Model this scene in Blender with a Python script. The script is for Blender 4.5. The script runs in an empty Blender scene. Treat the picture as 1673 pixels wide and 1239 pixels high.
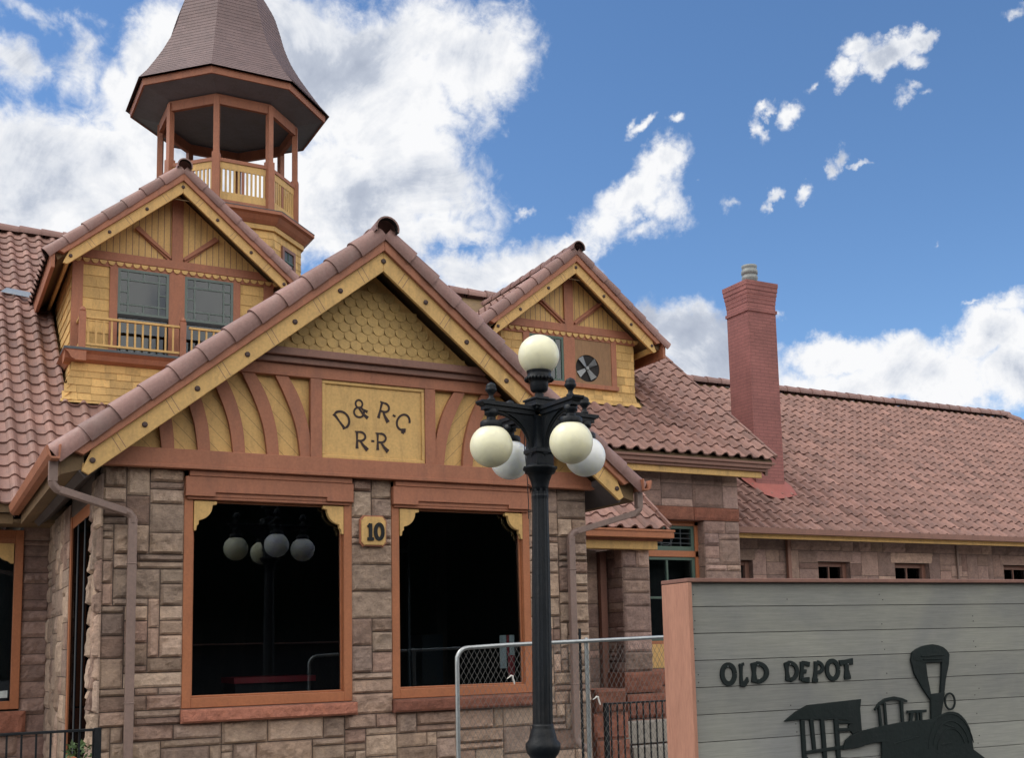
import bpy, bmesh, math, random
from mathutils import Vector, Matrix, noise
R = math.radians
sc = bpy.context.scene
col = sc.collection
H = 1.65                                    # eye height: heights below are given from eye level, then lifted
# ---------------------------------------------------------------- materials
def newmat(name):
    m = bpy.data.materials.new(name); m.use_nodes = True
    nt = m.node_tree; return m, nt, nt.nodes['Principled BSDF']
def N(nt, t, **k):
    n = nt.nodes.new(t)
    for a, b in k.items(): setattr(n, a, b)
    return n
def ramp(nt, stops):
    r = N(nt, 'ShaderNodeValToRGB'); e = r.color_ramp.elements
    e[0].position, e[0].color = stops[0][0], (*stops[0][1], 1)
    e[1].position, e[1].color = stops[-1][0], (*stops[-1][1], 1)
    for p, c in stops[1:-1]:
        x = e.new(p); x.color = (*c, 1)
    return r
def mul(c, k): return tuple(min(1, x*k) for x in c)
def mix(nt, a, b, fac, mode='MIX'):
    m = N(nt, 'ShaderNodeMix', data_type='RGBA', blend_type=mode)
    for sock, v in ((m.inputs[0], fac), (m.inputs[6], a), (m.inputs[7], b)):
        if isinstance(v, (int, float)): sock.default_value = v
        elif isinstance(v, tuple): sock.default_value = (*v, 1)
        else: nt.links.new(v, sock)
    return m.outputs[2]
def coords(nt, scale=(1, 1, 1)):
    t = N(nt, 'ShaderNodeTexCoord'); m = N(nt, 'ShaderNodeMapping'); m.inputs['Scale'].default_value = scale
    g = N(nt, 'ShaderNodeNewGeometry')
    nt.links.new(g.outputs['Position'], m.inputs['Vector']); return m.outputs[0]
def noise_out(nt, vec, scale, detail=5, rough=.6, dist=0):
    n = N(nt, 'ShaderNodeTexNoise'); n.inputs['Scale'].default_value = scale
    n.inputs['Detail'].default_value = detail; n.inputs['Roughness'].default_value = rough; n.inputs['Distortion'].default_value = dist
    nt.links.new(vec, n.inputs['Vector']); return n.outputs['Fac']
def bump(nt, p, h, strength, dist=.01):
    b = N(nt, 'ShaderNodeBump'); b.inputs['Strength'].default_value = strength; b.inputs['Distance'].default_value = dist
    nt.links.new(h, b.inputs['Height']); nt.links.new(b.outputs[0], p.inputs['Normal'])
def paint(name, c, rough=.6, var=.18, dirt=(.10, .08, .06), grime=.35, grain=(1, 1, 1), bumps=.25, tone=False, tr=(.78, 1.18)):
    m, nt, p = newmat(name)
    v = coords(nt, grain)
    a = noise_out(nt, v, 2.3, 6, .65, .4); b = noise_out(nt, v, 38, 4, .6)
    r = ramp(nt, [(.25, mul(c, 1-var)), (.55, c), (.8, mul(c, 1+var*.7))]); nt.links.new(a, r.inputs[0])
    r2 = ramp(nt, [(.48, (0, 0, 0)), (.78, (1, 1, 1))]); 
    c2 = noise_out(nt, coords(nt, (2.6, 2.6, .6)), 2.6, 9, .74, .8); nt.links.new(c2, r2.inputs[0])
    k = N(nt, 'ShaderNodeMath', operation='MULTIPLY'); nt.links.new(r2.outputs[0], k.inputs[0]); k.inputs[1].default_value = grime
    o = mix(nt, r.outputs[0], dirt, k.outputs[0])
    rr = ramp(nt, [(.3, (.86,)*3), (.7, (1.06,)*3)]); nt.links.new(b, rr.inputs[0])
    o = mix(nt, o, rr.outputs[0], 1.0, 'MULTIPLY')
    if tone:
        at = N(nt, 'ShaderNodeAttribute', attribute_name='tone'); t = ramp(nt, [(0, (tr[0],)*3), (1, (tr[1],)*3)])
        nt.links.new(at.outputs['Fac'], t.inputs[0]); o = mix(nt, o, t.outputs[0], 1.0, 'MULTIPLY')
    nt.links.new(o, p.inputs['Base Color']); p.inputs['Roughness'].default_value = rough
    bump(nt, p, b, bumps, .004)
    return m
def stone(name, cols, dark=1.0):
    m, nt, p = newmat(name)
    at = N(nt, 'ShaderNodeAttribute', attribute_name='tone'); at2 = N(nt, 'ShaderNodeAttribute', attribute_name='hue')
    r = ramp(nt, [(i/(len(cols)-1), mul(c, dark)) for i, c in enumerate(cols)]); nt.links.new(at2.outputs['Fac'], r.inputs[0])
    v = coords(nt)
    n1 = noise_out(nt, v, 7, 8, .7, .5); n2 = noise_out(nt, v, 60, 5, .7); n3 = noise_out(nt, coords(nt, (1, 1, 2.2)), 19, 6, .75, 1.0)
    r1 = ramp(nt, [(.25, (.55, .52, .52)), (.5, (.95, .95, .95)), (.75, (1.3, 1.27, 1.2))]); nt.links.new(n1, r1.inputs[0])
    r2 = ramp(nt, [(.3, (.7,)*3), (.65, (1.12,)*3)]); nt.links.new(n3, r2.inputs[0])
    t = ramp(nt, [(0, (.70,)*3), (.7, (1.05,)*3), (1, (1.38,)*3)]); nt.links.new(at.outputs['Fac'], t.inputs[0])
    o = mix(nt, r.outputs[0], r1.outputs[0], .9, 'MULTIPLY'); o = mix(nt, o, r2.outputs[0], 1, 'MULTIPLY'); o = mix(nt, o, t.outputs[0], 1, 'MULTIPLY')
    nt.links.new(o, p.inputs['Base Color']); p.inputs['Roughness'].default_value = .92
    s = N(nt, 'ShaderNodeMath', operation='ADD'); nt.links.new(n2, s.inputs[0]); nt.links.new(n3, s.inputs[1])
    bump(nt, p, s.outputs[0], .8, .012)
    return m
M = {}
YEL = (.66, .415, .150); TER = (.385, .150, .082); TILE = (.290, .160, .130)
M['yellow'] = paint('yellow_paint', YEL, .62, .14, (.26, .16, .07), .6)
M['yellow_shake'] = paint('yellow_shingle_paint', YEL, .7, .14, (.2, .14, .07), .5, bumps=.5, tone=True)
M['fish'] = paint('fish_scale_paint', (.60, .405, .155), .7, .10, (.30, .21, .10), .5, bumps=.4, tone=True, tr=(.86, 1.1))
M['terra'] = paint('terracotta_paint', TER, .62, .15, (.16, .075, .055), .6)
M['orange'] = paint('orange_window_paint', (.40, .145, .062), .5, .12, (.2, .08, .05), .35)
M['brown'] = paint('brown_fascia_paint', (.235, .115, .085), .55, .12, (.1, .06, .05), .4)
M['downspout'] = paint('downspout_paint', (.24, .165, .14), .5, .12, (.12, .09, .08), .5)
M['tile'] = paint('clay_tile', TILE, .72, .2, (.15, .11, .11), .75, bumps=.7, tone=True, tr=(.68, 1.26))
M['raketile'] = paint('rake_tile_clay', (.275, .155, .135), .6, .16, (.33, .26, .24), .45, bumps=.5, tone=True)
M['dark'] = paint('black_gap', (.012, .011, .012), .8, .1)
M['bell'] = paint('cupola_shingle', (.175, .120, .120), .75, .15, (.07, .06, .07), .5, bumps=.6, tone=True)
M['soffit'] = paint('soffit_board', (.20, .13, .065), .7, .2, (.05, .04, .03), .6)
M['bolt'] = paint('dark_bolt', (.06, .03, .025), .6, .1)
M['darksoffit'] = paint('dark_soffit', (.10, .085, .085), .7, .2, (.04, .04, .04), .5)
M['green'] = paint('green_sash_paint', (.070, .120, .095), .5, .12)
M['greysash'] = paint('grey_green_sash_paint', (.115, .155, .145), .5, .12)
M['slate'] = paint('slate_grey_metal', (.07, .085, .10), .5, .15)
M['cupsoffit'] = paint('cupola_soffit', (.19, .20, .225), .7, .15)
M['iron'] = paint('black_cast_iron', (.009, .012, .016), .45, .3, (.06, .055, .05), .4, bumps=.9)
M['letter'] = paint('dark_lettering', (.045, .028, .028), .6, .2)
M['ply'] = paint('plywood', (.30, .17, .085), .7, .15, (.14, .08, .05), .5, (1, 1, .2))
M['galv'] = paint('galvanised_steel', (.42, .45, .46), .35, .15, (.2, .18, .16), .4); M['galv'].node_tree.nodes['Principled BSDF'].inputs['Metallic'].default_value = .7
M['wire'] = paint('dull_wire', (.16, .16, .155), .6, .2)
M['white'] = paint('white_rag', (.75, .73, .68), .8, .1, (.4, .35, .3), .3)
M['redpaint'] = paint('red_paint', (.35, .02, .03), .45, .1)
M['paper'] = paint('paper', (.55, .62, .62), .7, .05)
M['peach'] = paint('sign_frame_paint', (.44, .215, .145), .68, .14, (.26, .11, .075), .7, (2, 2, .4))
M['cutout'] = paint('green_black_steel', (.010, .017, .017), .6, .3, (.035, .032, .036), .35, bumps=.6)
for k_ in ('iron', 'cutout', 'letter'): M[k_].node_tree.nodes['Principled BSDF'].inputs['Specular IOR Level'].default_value = .22
M['mortar'] = paint('mortar', (.15, .115, .10), .95, .2, (.03, .025, .025), .5)
M['fanmetal'] = paint('fan_metal', (.20, .21, .22), .35, .1); M['fanmetal'].node_tree.nodes['Principled BSDF'].inputs['Metallic'].default_value = .6
M['concrete'] = paint('concrete', (.38, .35, .31), .9, .15, (.2, .18, .15), .5, bumps=.8)
M['flash'] = paint('red_roof_sealant', (.36, .105, .085), .7, .2, (.3, .14, .12), .5, bumps=.8)
M['concretecap'] = paint('flue_pot_metal', (.24, .26, .26), .5, .15)
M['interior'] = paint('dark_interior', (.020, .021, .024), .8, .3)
M['asphalt'] = paint('asphalt', (.055, .054, .055), .9, .2, (.03, .03, .03), .5, bumps=1)
M['unseen_hill'] = paint('unseen_hill_dark', (.003, .004, .003), .95, .5, (.002, .002, .002), .7, bumps=1)
M['leaf'] = paint('leaf_green', (.07, .13, .035), .6, .4, (.03, .05, .02), .4, tone=True)
M['stone'] = stone('buff_sandstone', [(.30, .195, .155), (.39, .275, .205), (.44, .325, .245), (.34, .245, .20), (.47, .355, .27), (.37, .235, .185)])
M['stone2'] = stone('pinkish_sandstone', [(.28, .175, .150), (.35, .235, .195), (.31, .21, .185), (.39, .27, .215), (.27, .18, .16)])
M['redstone'] = stone('red_sandstone', [(.27, .10, .065), (.32, .13, .085), (.24, .09, .06)])
# brick chimney
def brickmat():
    m, nt, p = newmat('painted_red_brick'); g = N(nt, 'ShaderNodeNewGeometry')
    s = N(nt, 'ShaderNodeSeparateXYZ'); nt.links.new(g.outputs['Position'], s.inputs[0])
    a = N(nt, 'ShaderNodeMath', operation='ADD'); nt.links.new(s.outputs[0], a.inputs[0]); nt.links.new(s.outputs[1], a.inputs[1])
    c = N(nt, 'ShaderNodeCombineXYZ'); nt.links.new(a.outputs[0], c.inputs[0]); nt.links.new(s.outputs[2], c.inputs[1])
    b = N(nt, 'ShaderNodeTexBrick'); nt.links.new(c.outputs[0], b.inputs['Vector'])
    b.inputs['Scale'].default_value = 1; b.inputs['Brick Width'].default_value = .2; b.inputs['Row Height'].default_value = .064; b.inputs['Mortar Size'].default_value = .007
    b.inputs['Color1'].default_value = (.31, .118, .105, 1); b.inputs['Color2'].default_value = (.285, .108, .098, 1); b.inputs['Mortar'].default_value = (.22, .085, .078, 1)
    n = noise_out(nt, coords(nt), 3, 6, .6); r = ramp(nt, [(.3, (.8,)*3), (.7, (1.15,)*3)]); nt.links.new(n, r.inputs[0])
    nt.links.new(mix(nt, b.outputs['Color'], r.outputs[0], 1, 'MULTIPLY'), p.inputs['Base Color']); p.inputs['Roughness'].default_value = .75
    inv = N(nt, 'ShaderNodeMath', operation='SUBTRACT'); inv.inputs[0].default_value = 1; nt.links.new(b.outputs['Fac'], inv.inputs[1])
    bump(nt, p, inv.outputs[0], .6, .006); return m
M['brick'] = brickmat()
# sign boards: grooves are geometry, grain is here
def boardmat():
    m, nt, p = newmat('weathered_grey_board'); v = coords(nt, (.35, .35, 9))
    n = noise_out(nt, v, 14, 8, .75, .3); b = noise_out(nt, coords(nt, (1, 1, 1)), 1.7, 5, .6, .5); k = noise_out(nt, coords(nt, (.8, .8, 14)), 30, 6, .8)
    r = ramp(nt, [(.25, (.20, .208, .190)), (.5, (.26, .268, .245)), (.8, (.33, .335, .305))]); nt.links.new(n, r.inputs[0])
    r2 = ramp(nt, [(.3, (.80, .80, .86)), (.7, (1.12, 1.1, 1.04))]); nt.links.new(b, r2.inputs[0])
    at = N(nt, 'ShaderNodeAttribute', attribute_name='tone'); t = ramp(nt, [(0, (.74,)*3), (1, (1.22,)*3)]); nt.links.new(at.outputs['Fac'], t.inputs[0])
    o = mix(nt, r.outputs[0], r2.outputs[0], 1, 'MULTIPLY'); o = mix(nt, o, t.outputs[0], 1, 'MULTIPLY')
    nt.links.new(o, p.inputs['Base Color']); p.inputs['Roughness'].default_value = .8
    bump(nt, p, k, .35, .004); return m
M['board'] = boardmat()
M['unseen_hill'].node_tree.nodes['Principled BSDF'].inputs['Specular IOR Level'].default_value = 0
M['asphalt'].node_tree.nodes['Principled BSDF'].inputs['Specular IOR Level'].default_value = .1
def glassmat(name, tint, refl=1.0):
    m, nt, p = newmat(name); nt.nodes.remove(p); out = nt.nodes['Material Output']
    t = N(nt, 'ShaderNodeBsdfTransparent'); t.inputs[0].default_value = (*tint, 1)
    g = N(nt, 'ShaderNodeBsdfGlossy'); g.inputs['Roughness'].default_value = .01; g.inputs[0].default_value = (.9, .95, 1, 1)
    f = N(nt, 'ShaderNodeFresnel'); f.inputs[0].default_value = 1.52
    k = N(nt, 'ShaderNodeMath', operation='MULTIPLY'); k.inputs[1].default_value = refl; k.use_clamp = True; nt.links.new(f.outputs[0], k.inputs[0])
    mx = N(nt, 'ShaderNodeMixShader'); nt.links.new(k.outputs[0], mx.inputs[0]); nt.links.new(t.outputs[0], mx.inputs[1]); nt.links.new(g.outputs[0], mx.inputs[2])
    nt.links.new(mx.outputs[0], out.inputs['Surface']); return m
M['glass'] = glassmat('window_glass', (.80, .84, .86), 1.35)
M['glass2'] = glassmat('old_upper_glass', (.30, .33, .36), 1.35)
M['sideglass'] = glassmat('dark_side_glass', (.2, .2, .22), .12)
def opalmat(name, c):
    m, nt, p = newmat(name); v = coords(nt); n = noise_out(nt, v, 9, 7, .7, .6)
    r = ramp(nt, [(.28, mul(c, .90)), (.5, mul(c, 1.0)), (.75, mul(c, 1.06))]); nt.links.new(n, r.inputs[0]); nt.links.new(r.outputs[0], p.inputs['Base Color'])
    p.inputs['Roughness'].default_value = .32; p.inputs['Subsurface Weight'].default_value = .6; p.inputs['Subsurface Radius'].default_value = (.12, .12, .09); p.inputs['Subsurface Scale'].default_value = 1
    return m
M['opal'] = opalmat('cream_globe', (.80, .78, .58)); M['opal_lit'] = opalmat('lit_through_globe', (.84, .86, .84))  # whiter copy for the rear globes: light shining through put into the colour
# ---------------------------------------------------------------- mesh builder
class MB:
    def __init__(s): s.v = []; s.f = []; s.m = []; s.t = []; s.h = []; s.sm = []
    def face(s, pts, mi=0, tone=.5, hue=.5, smooth=False):
        b = len(s.v); s.v += [Vector(p) for p in pts]; s.f.append(tuple(range(b, b+len(pts)))); s._a(mi, tone, hue, smooth)
    def _a(s, mi, tone, hue, smooth): s.m.append(mi); s.t.append(tone); s.h.append(hue); s.sm.append(smooth)
    def mesh(s, vs, fs, mi=0, tone=.5, hue=.5, smooth=False):
        b = len(s.v); s.v += [Vector(p) for p in vs]
        for f in fs: s.f.append(tuple(b+i for i in f)); s._a(mi, tone, hue, smooth)
    def box(s, x0, x1, y0, y1, z0, z1, mi=0, tone=.5, hue=.5):
        v = [(x, y, z) for x in (x0, x1) for y in (y0, y1) for z in (z0, z1)]
        s.mesh(v, [(0, 1, 3, 2), (4, 6, 7, 5), (0, 4, 5, 1), (2, 3, 7, 6), (0, 2, 6, 4), (1, 5, 7, 3)], mi, tone, hue)
    def prism(s, poly, O, U, V, W, d, mi=0, tone=.5, hue=.5, smooth=False):
        """poly: 2-d points in the frame (O,U,V), extruded by d along W"""
        O, U, V, W = Vector(O), Vector(U), Vector(V), Vector(W); n = len(poly)
        a = [O+U*p[0]+V*p[1] for p in poly]; b = [p+W*d for p in a]
        s.mesh(a+b, [tuple(range(n)), tuple(range(2*n-1, n-1, -1))]+[(i, i+n, (i+1) % n+n, (i+1) % n) for i in range(n)], mi, tone, hue, smooth)
    def pxz(s, poly, y0, y1, mi=0, tone=.5): s.prism(poly, (0, y0, 0), (1, 0, 0), (0, 0, 1), (0, 1, 0), y1-y0, mi, tone)
    def tube(s, pts, r, seg=8, mi=0, closed=False, caps=True):
        pts = [Vector(p) for p in pts]; rs = r if isinstance(r, (list, tuple)) else [r]*len(pts); rings = []; up = None
        for i, p in enumerate(pts):
            d = (pts[min(i+1, len(pts)-1)]-pts[max(i-1, 0)]).normalized()
            if up is None: up = Vector((0, 0, 1)) if abs(d.z) < .9 else Vector((1, 0, 0))
            a = d.cross(up).normalized(); b = a.cross(d).normalized(); up = b
            rings.append([p+(a*math.cos(2*math.pi*k/seg)+b*math.sin(2*math.pi*k/seg))*rs[i] for k in range(seg)])
        fs = [(i*seg+k, i*seg+(k+1) % seg, (i+1)*seg+(k+1) % seg, (i+1)*seg+k) for i in range(len(pts)-1) for k in range(seg)]
        s.mesh([q for g in rings for q in g], fs, mi, smooth=True)
        if caps: s.face(rings[0][::-1], mi); s.face(rings[-1], mi)
    def bar(s, p, q, w, h, up=(0, 0, 1), mi=0, tone=.5):
        p, q = Vector(p), Vector(q); d = (q-p).normalized(); up = Vector(up)
        if abs(d.dot(up)) > .97: up = Vector((0, 1, 0))
        a = d.cross(up).normalized()*w/2; b = a.cross(d).normalized()*h/2
        v = [p-a-b, p+a-b, p+a+b, p-a+b, q-a-b, q+a-b, q+a+b, q-a+b]
        s.mesh(v, [(0, 1, 2, 3), (7, 6, 5, 4), (0, 4, 5, 1), (1, 5, 6, 2), (2, 6, 7, 3), (3, 7, 4, 0)], mi, tone)
    def lathe(s, prof, c, seg=24, mi=0, smooth=True, flute=0):
        """prof: (radius, z) from bottom to top about a vertical axis through c"""
        n = len(prof); vs = []
        for r, z in prof:
            for k in range(seg):
                rr = r*(1-flute*(k % 2)); a = 2*math.pi*k/seg; vs.append((c[0]+rr*math.cos(a), c[1]+rr*math.sin(a), c[2]+z))
        fs = [(i*seg+k, i*seg+(k+1) % seg, (i+1)*seg+(k+1) % seg, (i+1)*seg+k) for i in range(n-1) for k in range(seg)]
        fs += [tuple(range(seg))[::-1], tuple((n-1)*seg+k for k in range(seg))]
        s.mesh(vs, fs, mi, smooth=smooth)
    def build(s, name, mats, parent=None, bevel=0, origin=None):
        if not isinstance(mats, (list, tuple)): mats = [mats]
        me = bpy.data.meshes.new(name)
        xs = [v.x for v in s.v]; ys = [v.y for v in s.v]; zs = [v.z for v in s.v]
        c = Vector(origin) if origin else Vector(((min(xs)+max(xs))/2, (min(ys)+max(ys))/2, min(zs)))
        me.from_pydata([v-c for v in s.v], [], s.f)
        for m in mats: me.materials.append(M[m] if isinstance(m, str) else m)
        me.polygons.foreach_set('material_index', s.m); me.polygons.foreach_set('use_smooth', s.sm)
        a = me.attributes.new('tone', 'FLOAT', 'FACE'); a.data.foreach_set('value', s.t)
        a = me.attributes.new('hue', 'FLOAT', 'FACE'); a.data.foreach_set('value', s.h)
        me.update()
        bm = bmesh.new(); bm.from_mesh(me); bmesh.ops.recalc_face_normals(bm, faces=bm.faces); bm.to_mesh(me); bm.free()
        o = bpy.data.objects.new(name, me); col.objects.link(o)
        if bevel:
            b = o.modifiers.new('bevel', 'BEVEL'); b.width = bevel; b.segments = 2; b.limit_method = 'ANGLE'; b.angle_limit = R(40)
        o['_w'] = tuple(c)
        if parent is not None:
            o.parent = parent; o.location = c-Vector(parent['_w'])
        else: o.location = c
        return o
def tag(o, label=None, cat=None, group=None, kind=None):
    if label: o['label'] = label
    if cat: o['category'] = cat
    if group: o['group'] = group
    if kind: o['kind'] = kind
    return o
def empty(name, loc, label, cat, group=None):
    o = bpy.data.objects.new(name, None); o.empty_display_size = .1; col.objects.link(o); o.location = loc; o['_w'] = tuple(loc); return tag(o, label, cat, group)
def kid(src, parent, delta):
    """a copy of a part moved by delta under the same parent"""
    c = src.copy(); col.objects.link(c); c.parent = parent; c.location = src.location+Vector(delta); c['_w'] = tuple(Vector(src['_w'])+Vector(delta)); return c
rnd = random.Random(7)
# ---------------------------------------------------------------- masonry, tiles, shingles
def ashlar(mb, O, U, V, W, w, h, seed, ux=.098, uz=.068, q=.03, relief=.048, hues=None, maxw=5, maxh=4, edge=.010):
    """random-coursed rock-faced blocks on the rectangle (O; U*w, V*h); W points out of the wall. material 0 stone, 1 mortar"""
    O, U, V, W = Vector(O), Vector(U), Vector(V), Vector(W); rn = random.Random(seed)
    nx, nz = max(1, round(w/ux)), max(1, round(h/uz)); dx, dz = w/nx, h/nz
    used = [[False]*nx for _ in range(nz)]
    mb.face([O, O+U*w, O+U*w+V*h, O+V*h], 1)
    for j in range(nz):
        for i in range(nx):
            if used[j][i]: continue
            bw = rn.choices(range(1, maxw+1), [1, 4, 5, 4, 3, 2][:maxw])[0]; bh = rn.choices(range(1, maxh+1), [3, 5, 4, 2][:maxh])[0]
            if bw == 1 and bh == 1: bw = 2
            if nx <= 6 and rn.random() < .35: bw = nx
            k = 1
            while k < bw and i+k < nx and not used[j][i+k]: k += 1
            if i+k == nx-1 and not used[j][nx-1] : k += 1
            bw = k; bh = min(bh, nz-j)
            if nz-j-bh == 1: bh += 1
            for b in range(bh):
                for a in range(bw): used[min(j+b, nz-1)][i+a] = True
            g = .0045
            x0, x1, z0, z1 = i*dx+g, (i+bw)*dx-g, j*dz+g, min(nz, (j+bh))*dz-g
            ex0, ex1 = (0 if i == 0 else x0), (w if i+bw >= nx else x1)
            x0, x1 = ex0, ex1
            n, m = max(3, round((x1-x0)/q)), max(3, round((z1-z0)/q))
            rel = relief*rn.uniform(.35, 1.15); slope = rn.uniform(-.5, .5); slz = rn.uniform(-.9, .2); sd = Vector((rn.uniform(0, 50), rn.uniform(0, 50), rn.uniform(0, 50)))
            cut = rn.random()
            vs = []
            for b in range(m+1):
                for a in range(n+1):
                    x = x0+(x1-x0)*a/n; z = z0+(z1-z0)*b/m
                    e = min(x-x0, x1-x, z-z0, z1-z)
                    s_ = min(1, e/.026); s_ = s_*(2-s_)
                    p = Vector((x*6, z*6, 0))+sd
                    nn = noise.noise(p)*.7+noise.noise(p*2.6)*.5+noise.noise(p*6)*.3
                    ridge = 1-abs(noise.noise(p*1.3+Vector((9, 2, 4))))*2.2
                    u_, w_ = (x-x0)/(x1-x0)-.5, (z-z0)/(z1-z0)-.5
                    hgt = edge+s_*rel*(.55+.55*nn+slope*u_*.6+slz*w_*.9+(.35*ridge if cut > .55 else 0))
                    jx = 0 if (a in (0, n)) else noise.noise(p*3)*.004
                    vs.append(O+U*(x+jx)+V*z+W*max(.002, hgt))
            fs = [(b*(n+1)+a, b*(n+1)+a+1, (b+1)*(n+1)+a+1, (b+1)*(n+1)+a) for b in range(m) for a in range(n)]
            tone, hue = rn.random(), (rn.random() if hues is None else rn.choice(hues))
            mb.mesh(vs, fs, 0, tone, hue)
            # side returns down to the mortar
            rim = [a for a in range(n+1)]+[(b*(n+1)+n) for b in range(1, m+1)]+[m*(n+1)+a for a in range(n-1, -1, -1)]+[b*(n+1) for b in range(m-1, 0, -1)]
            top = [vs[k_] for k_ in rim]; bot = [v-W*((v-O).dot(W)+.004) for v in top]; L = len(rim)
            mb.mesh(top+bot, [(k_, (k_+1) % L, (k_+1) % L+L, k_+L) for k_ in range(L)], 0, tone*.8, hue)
TW, TE = .243, .30
def prof(p):
    p = p % 1.0
    if p < .52: return .052*math.sin(math.pi*p/.52)**.8
    return -.010*math.sin(math.pi*(p-.52)/.48)
def tiles(mb, O, U, W, L, n, clip=None, ns=9, te=TE, tw=TW, phase=0, seed=1, lift=.026, mi=0):
    """S tiles: courses run along U (length L), climb along W (n courses) from O; normal = U x W"""
    O, U, W = Vector(O), Vector(U).normalized(), Vector(W).normalized(); Nn = U.cross(W).normalized()
    if Nn.z < 0: Nn = -Nn
    rn = random.Random(seed); cols = int(L/tw)+1; tl = {}
    st = [i/ns for i in range(ns+1)]
    for j in range(n):
        for c in range(cols):
            tone = min(1, max(0, rn.gauss(.5, .2))); dl = rn.uniform(-.004, .007); dt = rn.uniform(-.006, .006)
            if rn.random() < .012: dl += .012
            for a in range(ns):
                s0, s1 = (c+st[a])*tw, (c+st[a+1])*tw
                if s0 >= L-1e-6: break
                s1 = min(s1, L)
                if clip and not clip((s0+s1)/2, (j+.5)*te): continue
                h0, h1 = prof(st[a]+phase), prof(st[a+1]+phase)
                t0, t1 = j*te+dt, (j+1)*te+.012
                A = O+U*s0+W*t0+Nn*(h0+lift+dl); B = O+U*s1+W*t0+Nn*(h1+lift+dl)
                C = O+U*s1+W*t1+Nn*(h1+dl*.3); D = O+U*s0+W*t1+Nn*(h0+dl*.3)
                A2, B2 = A-Nn*.024, B-Nn*.024
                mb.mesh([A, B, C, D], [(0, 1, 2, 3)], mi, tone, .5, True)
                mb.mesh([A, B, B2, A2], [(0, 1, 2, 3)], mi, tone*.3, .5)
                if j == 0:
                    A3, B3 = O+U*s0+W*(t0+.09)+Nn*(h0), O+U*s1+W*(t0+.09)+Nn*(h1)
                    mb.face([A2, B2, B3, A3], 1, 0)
def shakes(mb, quad, rows, w=.13, seed=3, thick=.012, fish=False, clip=None, mi=0, zfun=None):
    """rows of shingles on the plane quad: (bottom-left, bottom-right, top-left) as vectors"""
    a, b, c = (Vector(q) for q in quad); U = (b-a); L = U.length; U.normalize(); V = (c-a); Ht = V.length; V.normalize(); Nn = U.cross(V).normalized()
    if Nn.y > 0 or (abs(Nn.y) < .01 and Nn.x > 0): Nn = -Nn
    if zfun: Nn = zfun
    rn = random.Random(seed); hh = Ht/rows
    for j in range(rows):
        s = -(w*.5 if j % 2 else 0)-rn.random()*(0 if fish else w*.5)
        while s < L:
            ww = w if fish else w*rn.uniform(.75, 1.3)
            s0, s1 = max(0, s), min(L, s+ww-.003); mid = (s0+s1)/2
            if s1-s0 > .015 and (clip is None or clip(mid, (j+.5)*hh)):
                z0, z1 = j*hh, (j+1)*hh+.01
                if fish:
                    rr = ww/2; pts = [(s+ww/2+rr*.97*math.cos(t), z0+rr*.8-rr*.95*math.sin(t)) for t in [math.pi*k/8 for k in range(9)]]
                    pts = [(min(L, max(0, x)), y) for x, y in pts][::-1]+[(s1, z1), (s0, z1)]
                    pts = [(x, y) for x, y in pts]
                    vs = []
                    for x, y in pts: vs.append(a+U*x+V*y+Nn*(thick*1.2 if y < z0+rr else .002))
                    mb.mesh(vs, [tuple(range(len(vs)))], mi, rn.random())
                    base = [v-Nn*thick*1.2 for v in vs[:9]]
                    mb.mesh(vs[:9]+base, [(k, k+1, k+10, k+9) for k in range(8)], mi, .25)
                else:
                    dz = rn.uniform(-.004, .004)
                    f = [a+U*s0+V*(z0+dz)+Nn*thick, a+U*s1+V*(z0+dz)+Nn*thick, a+U*s1+V*z1+Nn*.002, a+U*s0+V*z1+Nn*.002]
                    g = [p-Nn*thick for p in f[:2]]
                    mb.mesh(f+g, [(0, 1, 2, 3), (4, 5, 1, 0), (4, 0, 3), (1, 5, 2)], mi, rn.random())
            s += ww
def caps(mb, p, q, r=.115, step=.34, seed=2, flat=1.0, up=(0, 0, 1), mi=0, taper=.84, lap=.03, rev=False):
    """a run of overlapping half-round cap tiles from p to q (p is the lower / front end)"""
    p, q = Vector(p), Vector(q); d = (q-p); L = d.length; d.normalize(); upv = Vector(up); a = d.cross(upv).normalized(); b = a.cross(d).normalized()
    n = max(1, round(L/step)); st = L/n; rn = random.Random(seed)
    for i in range(n):
        s0, s1 = i*st-lap, (i+1)*st+lap*.3; r0, r1 = r, r*taper; tone = rn.random(); off = rn.uniform(-.004, .004)
        seg = 12; vs = []
        for s_, rr, lift in ((s0, r0, 0), (s1, r1, 0), (s0, r0-.018, 0)):
            for k in range(seg+1):
                t = math.pi*(k/seg*1.16-.08); vs.append(p+d*s_+a*rr*math.cos(t)+b*(rr*flat*math.sin(t)+off+lift))
        m = seg+1
        fs = [(k, k+1, m+k+1, m+k) for k in range(seg)]
        mb.mesh(vs[:2*m], fs, mi, tone, .5, True)
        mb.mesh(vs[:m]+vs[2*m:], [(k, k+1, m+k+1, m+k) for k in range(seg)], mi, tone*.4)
        inner = [v-b*.004 for v in vs[2*m:]]; back = [v+d*.07 for v in inner]
        mb.mesh(inner+back, [(k, k+1, m+k+1, m+k) for k in range(seg)], 1, 0)
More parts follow.
